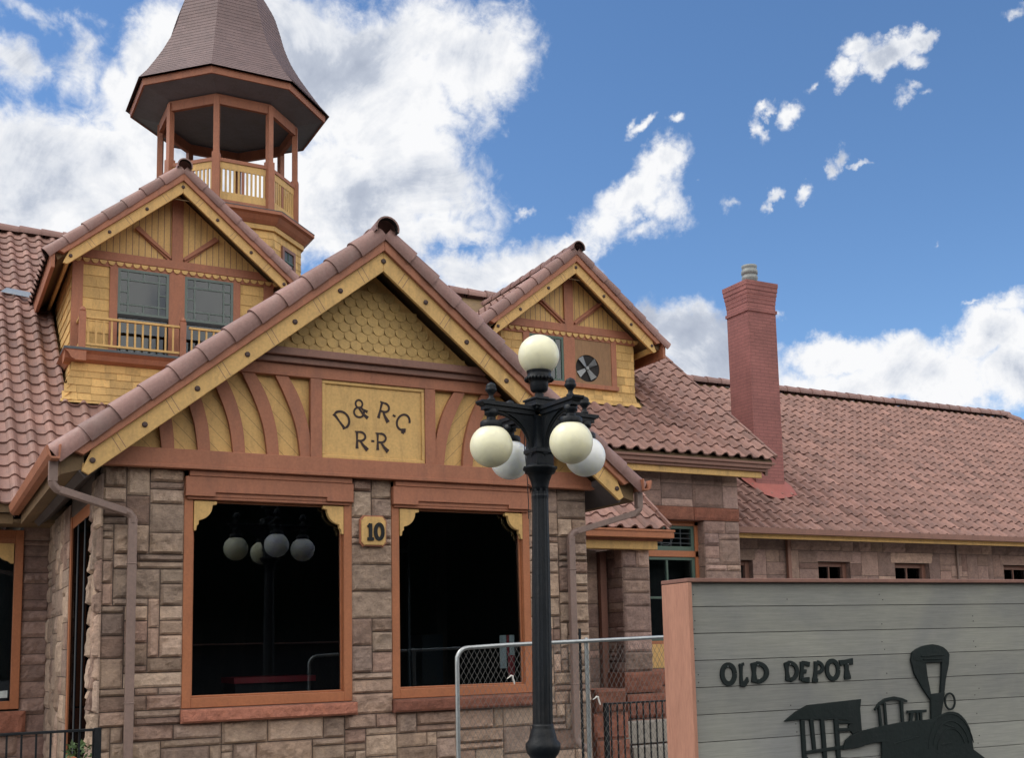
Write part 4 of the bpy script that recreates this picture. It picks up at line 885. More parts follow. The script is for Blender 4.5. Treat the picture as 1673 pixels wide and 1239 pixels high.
for i in range(7): b.face([(*pts[i], f(pts[i][1])-.015), (*pts[i+1], f(pts[i+1][1])-.015), (*inn[i+1], f(inn[i+1][1])+.03), (*inn[i], f(inn[i][1])+.03)], 0, .5, .5, True)
b.build('sealant_apron', 'flash', ch)

# ================================================================= THINGS IN FRONT
pl = empty('house_number_plaque', (4.09, 11.0, 1.05), 'yellow notched plaque with black numerals 10 on the stone pier between the windows', 'plaque')
b = MB(); x0, x1, z0, z1, n_ = 3.945, 4.235, 1.055, 1.385, .04
oc = [(x0+n_, z0), (x0+n_, z0+.012), (x1-n_, z0+.012), (x1-n_, z0), (x1-.006, z0+n_), (x1, z0+n_), (x1, z1-n_), (x1-.006, z1-n_), (x1-n_, z1), (x0+n_, z1), (x0+.006, z1-n_), (x0, z1-n_), (x0, z0+n_), (x0+.006, z0+n_)]
b.pxz(oc, 10.955, 10.985); bd = b.build('plaque_rim', 'terra', pl, .004)
sh = lambda p: (4.09+(p[0]-4.09)*.90, 1.22+(p[1]-1.22)*.91)
b = MB(); b.pxz([sh(p) for p in oc], 10.940, 10.955); b.build('plaque_face', 'yellow', pl, .003)
for ch, x in (('1', 4.02), ('0', 4.105)): glyph(ch, x, 1.135, .165, 10.94, .030, 0, .012, 1.0, None, Vector((x, 10.9395, 1.135))).build('numeral', 'iron', pl)
b = MB()
for sx in (x0+.03, x1-.03):
    for sz in (z0+.05, z1-.05): b.lathe([(.005, 0), (.004, .003)], (sx, 10.938, sz), 8)
b.build('screw', 'brown', pl)

# ---- street lamp
LX, LY = 4.054, 7.408
lamp = empty('street_lamp', (LX, LY, G), 'black cast iron street lamp with five round globes in front of the depot', 'street lamp')
lamp.rotation_mode = 'AXIS_ANGLE'; lamp.rotation_axis_angle = (.0136, .485, .875, 0)
L3 = (LX, LY, 0)
b = MB(); b.lathe([(.20, G), (.20, -1.45), (.165, -1.40), (.15, -1.2), (.13, -1.0), (.10, -.86), (.095, -.80), (.118, -.77), (.130, -.73), (.128, -.70), (.105, -.675), (.098, -.64), (.086, -.60), (.080, -.588), (.082, -.575), (.076, -.56)], L3, 32); b.build('lamp_base', 'iron', lamp)
b = MB(); b.lathe([(.075, -.56), (.073, 0), (.067, .7), (.061, 1.10), (.063, 1.115), (.065, 1.125), (.061, 1.14), (.063, 1.18)], L3, 32, flute=.045, smooth=False); b.build('pole', 'iron', lamp)
b = MB(); b.lathe([(.063, 1.16), (.066, 1.20), (.075, 1.24), (.09, 1.275), (.098, 1.295), (.118, 1.30), (.122, 1.32), (.134, 1.328), (.136, 1.345), (.11, 1.352), (.085, 1.37)], L3, 8); b.build('capital', 'iron', lamp)
b = MB(); ca = R(5)
pr = [(.082, 1.35), (.082, 1.44), (.097, 1.452), (.097, 1.475), (.085, 1.49), (.078, 1.56), (.075, 1.70), (.082, 1.73)]
for i in range(len(pr)-1):
    (r0, z0), (r1, z1) = pr[i], pr[i+1]
    def sq(r, z): return [(LX+r*math.cos(ca+R(45+90*k))*1.3, LY+r*math.sin(ca+R(45+90*k))*1.3, z) for k in range(4)]
    A, B_ = sq(r0, z0), sq(r1, z1); [b.face([A[k], A[(k+1) % 4], B_[(k+1) % 4], B_[k]]) for k in range(4)]
b.build('column', 'iron', lamp, .004)
b = MB()
for r, z0, z1 in ((.088, 1.78, 1.855), (.105, 1.80, 1.815), (.10, 1.852, 1.868), (.06, 1.868, 1.885)):
    q = [(LX+r*1.3*math.cos(ca+R(45+90*k)), LY+r*1.3*math.sin(ca+R(45+90*k))) for k in range(4)]; b.prism(q, (0, 0, z0), X, Y, Z, z1-z0)
b.build('plinth', 'iron', lamp, .004)
b = MB(); b.lathe([(.04, 1.88), (.028, 1.89), (.038, 1.905), (.025, 1.92), (.05, 1.925), (.066, 1.94), (.071, 1.99), (.074, 2.02), (.09, 2.026)], L3, 32); 
b.lathe([(.085, 2.02), (.108, 2.026), (.109, 2.034), (.092, 2.045), (.09, 2.075), (.096, 2.08), (.094, 2.09), (.08, 2.092)], L3, 32); b.build('globe_cup', 'iron', lamp)
b = MB()
for k in range(24):
    a = 2*math.pi*k/24; b.lathe([(.008, 2.012), (.011, 2.022), (.008, 2.032)], (LX+.104*math.cos(a), LY+.104*math.sin(a), 0), 6)
b.build('beaded_rim', 'iron', lamp)
def sphere(b, c, r, zmin=-1, zmax=1, seg=40, rings=24):
    pr = []; 
    for i in range(rings+1):
        t = -math.pi/2+math.pi*i/rings; s_ = math.sin(t)
        if zmin <= s_ <= zmax: pr.append((max(.001, r*math.cos(t)), r*s_))
    b.lathe(pr, c, seg)
b = MB(); sphere(b, (LX, LY, 2.214), .157, -.88, 1); tg = b.build('globe', 'opal', lamp); tag(tg, 'cream globe on top of the lamp')
AL = .435
for i, (ang, mt, lb) in enumerate(((186.5, 'opal', 'cream globe hanging at the left'), (272.7, 'opal', 'cream globe hanging nearest the viewer'), (93.7, 'opal_lit', 'globe half hidden behind the pole, painted whiter as if lit through'), (6.9, 'opal_lit', 'globe hanging farthest right, painted whiter as if lit through'))):
    a = R(ang); D = Vector((math.cos(a), math.sin(a), 0)); S_ = Vector((-D.y, D.x, 0)); C0 = Vector((LX, LY, 0)); E_ = C0+D*AL
    b = MB()
    b.prism([(.06, 1.735), (AL+.07, 1.735), (AL+.07, 1.76), (AL+.085, 1.765), (AL+.085, 1.778), (AL+.095, 1.783), (AL+.095, 1.797), (.06, 1.80)], C0-S_*.035, D, Z, S_, .070)
    b.prism([(.05, 1.77), (AL+.09, 1.77), (AL+.105, 1.785), (AL+.105, 1.80), (.05, 1.80)], C0-S_*.050, D, Z, S_, .10)
    cv = [(.36-.0*t, 1.735) for t in (0,)]+[(.385-.30*math.sin(t), 1.735-.30*(1-math.cos(t))) for t in [k*math.pi/2/9 for k in range(10)]]+[(.06, 1.43), (.06, 1.735)]
    b.prism(cv, C0-S_*.022, D, Z, S_, .044)
    ar = b.build('lamp_arm', 'iron', lamp, .003)
    b = MB(); b.tube([(C0+D*(.385-.315*math.sin(t))+Z*(1.72-.30*(1-math.cos(t)))) for t in [k*math.pi/2/9 for k in range(10)]], .012, 8); b.build('scroll', 'iron', ar)
    b = MB(); b.lathe([(.05, 1.742), (.05, 1.70), (.034, 1.69), (.034, 1.66), (.07, 1.655), (.082, 1.645), (.084, 1.615), (.078, 1.60)][::-1], (E_.x, E_.y, 0), 24); b.build('globe_holder', 'iron', ar)
    b = MB(); b.lathe([(.03, 1.80), (.032, 1.82), (.018, 1.83), (.018, 1.85), (.028, 1.865), (.043, 1.88), (.045, 1.895), (.036, 1.905), (.040, 1.915), (.028, 1.935), (.008, 1.945)], (E_.x, E_.y, 0), 18, flute=.05); b.build('finial', 'iron', ar)
    b = MB(); sphere(b, (E_.x, E_.y, 1.468), .158, -1, .90); g = b.build('globe', mt, ar); tag(g, lb)
# loose wire hanging between the globes
b = MB(); p = [(4.075, 7.60, 1.60), (4.085, 7.62, 1.52), (4.097, 7.62, 1.40), (4.106, 7.62, 1.25), (4.105, 7.62, 1.21), (4.110, 7.62, 1.10), (4.107, 7.62, .98)]
b.tube([(4.06, 7.56, 1.66)]+p, .0035, 5); b.tube([p[3], (4.13, 7.62, 1.235)], .003, 5); w_ = b.build('loose_wire', 'iron', None); tag(w_, 'thin dark wire dangling beside the rear globe', 'wire')

# ---- OLD DEPOT sign
sa = R(-3.4); SU = Vector((math.cos(sa), math.sin(sa), 0)); SN = Vector((-math.sin(sa), math.cos(sa), 0)); SO = Vector((3.359, 4.569, 0))
sign = empty('entrance_sign', (SO.x+SU.x*1.6, SO.y+SU.y*1.6, G), 'grey plank entrance sign with black lettering and a steam engine cut-out', 'sign')
def sbox(b, s0, s1, n0, n1, z0, z1, mi=0, tone=.5): b.prism([(s0, z0), (s1, z0), (s1, z1), (s0, z1)], SO+SN*n0, SU, Z, SN, n1-n0, mi, tone)
b = MB(); sbox(b, -.010, .014, 0, .25, G, .300); b.build('end_post', 'peach', sign, .004)
b = MB(); sbox(b, 3.30, 3.33, 0, .25, G, .300); b.build('end_post', 'peach', sign, .004)
b = MB(); sbox(b, -.012, 3.34, -.002, .25, .302, .322); b.build('top_cap', 'brown', sign, .003)
b = MB()
for k in range(8):
    z = G+.02+.24*k; 
    for dx in ((-.004,), ): b.lathe([(.004, 0), (.003, .004)], (0, 0, 0), 6); break
b = MB(); z1 = .300; k = 0; rn = random.Random(4)
while z1 > G+.02:
    z0 = (.179-.1334*k); t = rn.uniform(.25, .8); sbox(b, .014, 3.30, .030, .05, max(G, z0+.003), z1, 0, t); z1 = z0; k += 1
sbox(b, .014, 3.30, .05, .06, G, .30, 1)
b.build('plank_face', ['board', 'dark'], sign, .0016)
b = MB(); rn = random.Random(9)
for k in range(16):
    z = .25-.1334*(k//2)-(.03 if k % 2 else 0); 
    for s_ in (.03+rn.uniform(0, .02), .62+rn.uniform(-.02, .02), 1.25+rn.uniform(-.02, .02), 1.9+rn.uniform(-.02, .02)):
        if rn.random() < .6: c_ = SO+SU*s_+SN*.0295+Z*(z-rn.uniform(0, .02)); b.prism([(.0032*math.cos(t), .0032*math.sin(t)) for t in [q*math.pi/3 for q in range(6)]], c_, SU, Z, -SN, .001)
b.build('nail_head', 'dark', sign)
for ch, s_, z, h, rot, sq in (('O', .184, -.205, .094, 0, 1.05), ('L', .288, -.214, .106, 0, .70), ('D', .366, -.202, .093, 0, 1.32), ('D', .578, -.201, .088, 3, 1.12), ('E', .664, -.202, .094, -8, 1.0), ('P', .752, -.206, .098, -8, 1.0), ('O', .842, -.204, .094, 0, 1.04), ('T', .936, -.204, .088, 3, 1.30)):
    g = glyph(ch, 0, 0, h, 0, .0185, rot, .010, sq, None, SO+SU*s_+SN*.0298+Z*z, SU, -SN); lo_ = g.build('letter', 'cutout', sign, .0015)
b = MB()
for s_, z in ((.403, -.118), (.408, -.187), (.606, -.119), (.612, -.182), (.22, -.12), (.985, -.13)):
    b.prism([(.0026*math.cos(t), .0026*math.sin(t)) for t in [q*math.pi/4 for q in range(8)]], SO+SU*s_+SN*.0195+Z*z, SU, Z, -SN, .002)
b.build('screw_head', 'galv', sign)
LOC = {'cab': [(0.552, -0.407), (0.622, -0.365), (0.702, -0.332), (1.058, -0.316), (1.047, -0.365), (1.05, -0.479), (0.988, -0.496), (0.961, -0.455), (0.988, -0.425), (0.903, -0.415), (0.648, -0.404)],
 'p1': [(0.653, -0.405), (0.677, -0.41), (0.679, -0.601), (0.655, -0.599)], 'p2': [(0.711, -0.404), (0.734, -0.405), (0.743, -0.563), (0.723, -0.565)],
 'p3': [(0.78, -0.407), (0.804, -0.408), (0.81, -0.609), (0.786, -0.608)], 'p4': [(0.869, -0.411), (0.898, -0.413), (0.899, -0.615), (0.874, -0.613)],
 'r1': [(0.672, -0.564), (0.934, -0.549), (0.932, -0.566), (0.673, -0.579)], 'r2': [(0.893, -0.42), (0.993, -0.425), (0.992, -0.441), (0.892, -0.436)], 'r3': [(0.89, -0.459), (0.972, -0.462), (0.971, -0.477), (0.889, -0.475)],
 'sl': [(1.543, -0.346), (1.484, -0.27), (1.437, -0.195), (1.418, -0.121), (1.43, -0.08), (1.515, -0.107), (1.523, -0.136), (1.528, -0.206), (1.546, -0.314)],
 'sr': [(1.615, -0.349), (1.641, -0.309), (1.658, -0.235), (1.688, -0.153), (1.699, -0.095), (1.636, -0.11), (1.64, -0.135), (1.63, -0.21), (1.612, -0.316)],
 'st': [(1.43, -0.08), (1.46, -.062), (1.498, -0.049), (1.54, -.041), (1.582, -0.038), (1.622, -.044), (1.658, -0.056), (1.682, -.073), (1.699, -0.095), (1.691, -0.128), (1.64, -0.137), (1.523, -0.138), (1.437, -0.121)],
 'sb': [(1.541, -0.309), (1.644, -0.303), (1.608, -0.423), (1.594, -0.455), (1.534, -0.452)],
 'arc': [(1.141, -0.373), (1.175, -0.339), (1.218, -0.319), (1.282, -0.311), (1.334, -0.321), (1.371, -0.335), (1.37, -0.347), (1.322, -0.337), (1.27, -0.328), (1.217, -0.337), (1.174, -0.355), (1.145, -0.381)],
 'l1': [(1.165, -0.358), (1.179, -0.355), (1.186, -0.483), (1.172, -0.482)], 'l2': [(1.204, -0.344), (1.219, -0.341), (1.222, -0.477), (1.208, -0.476)], 'l3': [(1.32, -0.337), (1.338, -0.338), (1.338, -0.458), (1.321, -0.458)],
 'b1': [(1.366, -0.39), (1.503, -0.391), (1.5, -0.406), (1.365, -0.405)], 'b2': [(1.387, -0.4), (1.408, -0.401), (1.393, -0.453), (1.375, -0.452)], 'b3': [(1.429, -0.402), (1.44, -0.403), (1.436, -0.451), (1.423, -0.451)], 'b4': [(1.451, -0.403), (1.467, -0.404), (1.465, -0.449), (1.45, -0.448)],
 'boil': [(0.912, -0.569), (0.931, -0.524), (0.967, -0.502), (1.05, -0.479), (1.207, -0.46), (1.334, -0.449), (1.529, -0.444), (1.608, -0.423), (1.66, -.410), (1.698, -0.411), (1.727, -.419), (1.752, -0.434), (1.775, -.456), (1.793, -0.481), (1.808, -.510), (1.815, -0.541), (1.824, -0.624), (1.867, -0.651), (1.91, -0.679), (1.89, -0.884), (1.152, -0.827), (1.174, -0.545), (1.096, -0.55), (1.013, -0.566)],
 'cabl': [(0.655, -0.592), (0.679, -0.593), (0.666, -0.789), (0.647, -0.788)], 'cabf': [(0.875, -0.606), (1.166, -0.64), (1.152, -0.827), (0.86, -0.804)]}
b = MB()
for k, (nm, q) in enumerate(LOC.items()): b.prism(q, SO+SN*(.0285-.0005*k), SU, Z, -SN, .012+(.001 if k % 2 else 0))
stroke(b, [(1.679+.036*math.cos(R(a)), -.354+.044*math.sin(R(a))) for a in range(0, 361, 15)], .010, SO+SN*.018, SU, Z, -SN, .008)
# raised welds and wheels on the cut-out
for (cx, cz, r_) in ((1.26, -.93, .17), (1.62, -.93, .17), (1.0, -.90, .13)): stroke(b, [(cx+r_*math.cos(R(a)), cz+r_*math.sin(R(a))) for a in range(0, 361, 12)], .03, SO+SN*.018, SU, Z, -SN, .016)
for a0, r_ in ((20, .13), (15, .17), (12, .21)): stroke(b, [(1.66+.8*r_*math.cos(R(a)), -.63+r_*math.sin(R(a))) for a in range(a0, 175, 10)], .005, SO+SN*.0075, SU, Z, -SN, .004)
for p_, q_ in (((1.60, -.47), (1.70, -.50)), ((1.59, -.585), (1.66, -.578)), ((1.25, -.56), (1.44, -.53)), ((1.49, -.10), (1.66, -.098)), ((1.50, -.118), (1.64, -.118))): stroke(b, [p_, q_], .005, SO+SN*.0075, SU, Z, -SN, .004)
b.build('locomotive_cutout', 'cutout', sign, .0012)

# ---- chain-link fence
fy = 9.0
fence = empty('chain_link_fence', (5.8, fy, G), 'galvanised chain-link fence panel with a rounded corner behind the lamp', 'fence')
fz = lambda x: .017+(x-4.225)*.0235
b = MB(); c0 = 4.115
pth = [(c0, fy, G), (c0+.002, fy, -.12)]+[(c0+.11-.11*math.cos(t), fy, -.10+.11*math.sin(t)) for t in [k*math.pi/2/6 for k in range(1, 7)]]+[(4.6, fy, fz(4.6)), (5.4, fy, fz(5.4)), (7.6, fy, fz(7.6))]
b.tube(pth, .019, 10); b.tube([(c0, fy, -1.2), (7.6, fy, -1.15)], .016, 8); b.build('fence_frame', 'galv', fence)
for x in (5.44, 7.6):
    b = MB(); b.tube([(x, fy+.03, G), (x, fy+.03, fz(x)+.01)], .021, 10); b.tube([(x, fy+.03, fz(x)+.008), (x, fy+.03, fz(x)+.03)], [.022, .012], 10); b.build('fence_post', 'galv', fence)
b = MB(); b.tube([(5.385, fy+.05, -1.65), (5.385, fy+.05, .16)], .013, 8); b.build('tie_pole', 'iron', fence)
b = MB(); dx, dz = .052, .088
def wire(s):
    i = -40
    while i < 90:
        x = c0+.01+i*dx; pts = []
        lo_, hi_ = G+.05, None; z = lo_
        x_at = lambda z: x+s*(z-lo_)/dz*dx
        # clip in x
        zs = [lo_, .02]
        a, c_ = x_at(zs[0]), x_at(zs[1]); z0, z1 = zs
        if s > 0:
            if a < c0+.02: z0 = lo_+(c0+.02-x)/dx*dz
            if c_ > 7.55: z1 = lo_+(7.55-x)/dx*dz
        else:
            if c_ < c0+.02: z1 = lo_+(x-c0-.02)/dx*dz
            if a > 7.55: z0 = lo_+(x-7.55)/dx*dz
        if z1-z0 > .05 and z0 >= lo_-.001:
            # rounded corner
            while z1 > z0 and x_at(z1) < c0+.11 and z1 > -.10+.11*math.sqrt(max(0, 1-((c0+.11-x_at(z1))/.11)**2)): z1 -= .01
            p, q = Vector((x_at(z0), fy+s*.0015, z0)), Vector((x_at(z1), fy+s*.0015, z1)); n = max(2, int((z1-z0)/dz)); 
            b.bar(p, q, .0021, .0021, (0, 1, 0))
        i += 1
wire(1); wire(-1); b.build('wire_mesh', 'wire', fence)
for tx, tz_ in ((4.635, -.26), (5.51, -.48)):
    b = MB(); rn = random.Random(int(tx*9)); p = Vector((tx-.045, fy-.015, tz_-.01)); pts = [p]
    for d in ((.02, .012), (.018, .014), (.012, -.004), (.006, -.022), (.010, -.026), (.006, -.024)): p = p+Vector((d[0], rn.uniform(-.006, .006), d[1])); pts.append(p)
    b.tube(pts, [.004, .006, .009, .010, .008, .009, .005], 7); b.build('rag_tie', 'white', fence)
# ---- iron railings
def railing(name, x0, x1, y, zt, zb, sp, label, posts):
    r = empty(name, ((x0+x1)/2, y, G), label, 'railing', None)
    b = MB(); b.box(x0, x1, y-.02, y+.02, zt-.022, zt); b.box(x0, x1, y-.012, y+.012, zb, zb+.02); b.build('top_rail', 'iron', r, .003)
    for px in posts: b = MB(); b.box(px-.028, px+.028, y-.028, y+.028, G, zt+.005); b.build('post', 'iron', r, .003)
    b = MB(); b.box(x0+sp-.008, x0+sp+.008, y-.008, y+.008, zb+.02, zt-.022); o = b.build('bar', 'iron', r); k = 1
    while x0+sp*(k+1) < x1-.02: kid(o, r, (sp*k, 0, 0)); k += 1
    return r
railing('iron_railing', -.30, 1.44, 10.5, -.598, -1.5, .112, 'black iron railing at the lower left below the downspout', (1.415, -.3))
railing('iron_railing', 7.58, 9.5, 12.2, -.715, -1.55, .098, 'black iron railing between the fence and the entrance sign', (7.61, 9.5))
# red stone parapet and steps behind the right railing
par = MB(); ashlar(par, (7.70, 12.6, -.86), X, Z, F_, .46, .30, 301, ux=.46, uz=.30, q=.03, relief=.05, maxh=1); ashlar(par, (7.68, 12.62, -1.2), X, Z, F_, .52, .33, 302, ux=.3, uz=.3, q=.03, relief=.05, maxh=1); ashlar(par, (7.70, 12.6, -1.65), X, Z, F_, .50, .44, 303, ux=.5, uz=.2, q=.03)
par.box(7.71, 8.15, 12.605, 13.1, -1.6, -.565); par = par.build('parapet_block', ['redstone', 'mortar']); tag(par, 'squat red sandstone parapet block behind the right railing', 'stone block')
st = MB(); st.box(8.2, 9.6, 12.75, 13.05, -1.30, -1.02, 0); st.box(8.2, 9.6, 12.5, 12.75, -1.65, -1.32, 0); st = st.build('stone_steps', 'concrete', None, .01); tag(st, 'pale concrete steps beside the red parapet block', 'steps')
# shrub at the lower left
sh_ = empty('shrub', (1.30, 10.72, G), 'small green shrub behind the left railing by the corner', 'shrub')
b = MB(); rn = random.Random(5)
for k in range(420):
    a, t, r_ = rn.uniform(0, 6.28), rn.random(), 0; zz = G+.05+.86*t; rr = .17*math.sqrt(max(.05, 1-((t-.5)/.55)**2))*rn.random()**.5
    c_ = Vector((1.30+rr*math.cos(a), 10.75+rr*.8*math.sin(a), zz)); d = Vector((rn.gauss(0, 1), rn.gauss(0, 1), rn.gauss(.3, .7))).normalized(); e = d.cross(Vector((rn.gauss(0, 1), rn.gauss(0, 1), rn.gauss(0, 1)))).normalized()
    b.face([c_, c_+d*.025+e*.012, c_+d*.06, c_+d*.025-e*.012], 0, rn.random())
b.build('foliage', 'leaf', sh_)
b = MB(); [b.tube([(1.30, 10.75, G), (1.30+rn.uniform(-.1, .1), 10.75+rn.uniform(-.08, .08), G+.7)], [.01, .004], 5) for k in range(6)]; b.build('stem', 'brown', sh_)
# pole above the far right ridge
b = MB(); b.tube([(25.95, 20.6, G), (25.95, 20.6, 6.15)], [.10, .06], 12); o = b.build('utility_pole', 'galv'); tag(o, 'thin pale pole top above the far right end of the wing roof', 'pole')
# things seen through the windows; the red-topped block stands in for a reflection
b = MB(); b.box(2.95, 3.75, 12.0, 12.5, -1.6, -.30); b.box(2.93, 3.80, 11.95, 12.52, -.30, -.24, 1); o = b.build('standin', ['interior', 'redpaint']); tag(o, 'low dark counter with a red top added for the red reflection in the left big window', 'standin')
b = MB(); b.box(5.62, 5.70, 11.16, 11.163, -.22, .14, 0); b.box(5.705, 5.735, 11.16, 11.163, -.08, .14, 1); b.box(5.74, 5.80, 11.16, 11.163, -.08, .14, 0); b.box(5.72, 5.80, 11.165, 11.168, -.30, -.08, 1)
o = b.build('window_poster', ['paper', 'redpaint']); tag(o, 'white and red posters low in the right big window', 'poster')
# ================================================================= GROUND AND UNSEEN HILL
g = MB(); n = 40
g.face([(-400, -400, G), (400, -400, G), (400, 500, G), (-400, 500, G)]); o = g.build('ground', 'asphalt'); tag(o, kind='structure')
g = MB(); g.box(-9, 30, 9.6, 15.5, G+.004, G+.12); o = g.build('pavement', 'concrete'); tag(o, kind='structure')
g = MB(); vs = []; nx, ny = 60, 14  # hill added behind the viewer, near black to darken the window reflections
for j in range(ny+1):
    for i in range(nx+1):
        x = -260+520*i/nx; y = -70-160*j/ny; t = j/ny; h = math.sin(min(1, t*1.6)*math.pi/2)*(34+10*noise.noise(Vector((i*.17, j*.2, 3)))+5*noise.noise(Vector((i*.6, j*.6, 1))))
        vs.append((x, y, G-1+h))
g.mesh(vs, [(j*(nx+1)+i, j*(nx+1)+i+1, (j+1)*(nx+1)+i+1, (j+1)*(nx+1)+i) for j in range(ny) for i in range(nx)], 0, smooth=True); o = g.build('unseen_hill', 'unseen_hill'); tag(o, kind='structure')

# ================================================================= LIFT, SKY, SUN, CAMERA
for o in list(col.objects):
    if o.parent is None: o.location.z += H
    if '_w' in o: del o['_w']
    if o.type == 'MESH' and not o.data.users: pass
SUN_AZ, SUN_EL = -62, 56        # compass-style: degrees from +Y towards +X, elevation
w = bpy.data.worlds.new('World'); sc.world = w; w.use_nodes = True; nt = w.node_tree; bg = nt.nodes['Background']; out = nt.nodes['World Output']
sky = N(nt, 'ShaderNodeTexSky', sky_type='NISHITA'); sky.sun_disc = False; sky.sun_elevation = R(SUN_EL); sky.sun_rotation = R(SUN_AZ); sky.altitude = 1800; sky.air_density = 1.0; sky.dust_density = .3; sky.ozone_density = 1.6
hs = N(nt, 'ShaderNodeHueSaturation'); hs.inputs['Saturation'].default_value = 1.14; nt.links.new(sky.outputs[0], hs.inputs['Color'])
nt.links.new(hs.outputs[0], bg.inputs[0]); bg.inputs[1].default_value = .166
tc = N(nt, 'ShaderNodeTexCoord'); sp = N(nt, 'ShaderNodeSeparateXYZ'); nt.links.new(tc.outputs['Generated'], sp.inputs[0])
def mth(op, a, b_=None, c_=None, clamp=False):
    m = N(nt, 'ShaderNodeMath', operation=op); m.use_clamp = clamp
    for i, v in enumerate((a, b_, c_)):
        if v is None: continue
        if isinstance(v, (int, float)): m.inputs[i].default_value = v
        else: nt.links.new(v, m.inputs[i])
    return m.outputs[0]
az = mth('ARCTAN2', sp.outputs[0], sp.outputs[1]); el = mth('ARCSINE', sp.outputs[2])
cv = N(nt, 'ShaderNodeCombineXYZ'); nt.links.new(az, cv.inputs[0]); nt.links.new(el, cv.inputs[1])
def wn(scale, detail, rough, w_=0, vec=None, dist=0):
    n = N(nt, 'ShaderNodeTexNoise'); n.inputs['Scale'].default_value = scale; n.inputs['Detail'].default_value = detail; n.inputs['Roughness'].default_value = rough; n.inputs['Distortion'].default_value = dist
    mp = N(nt, 'ShaderNodeMapping'); mp.inputs['Location'].default_value = (w_, w_*.7, w_*1.3); nt.links.new(vec or tc.outputs['Generated'], mp.inputs[0]); nt.links.new(mp.outputs[0], n.inputs['Vector']); return n
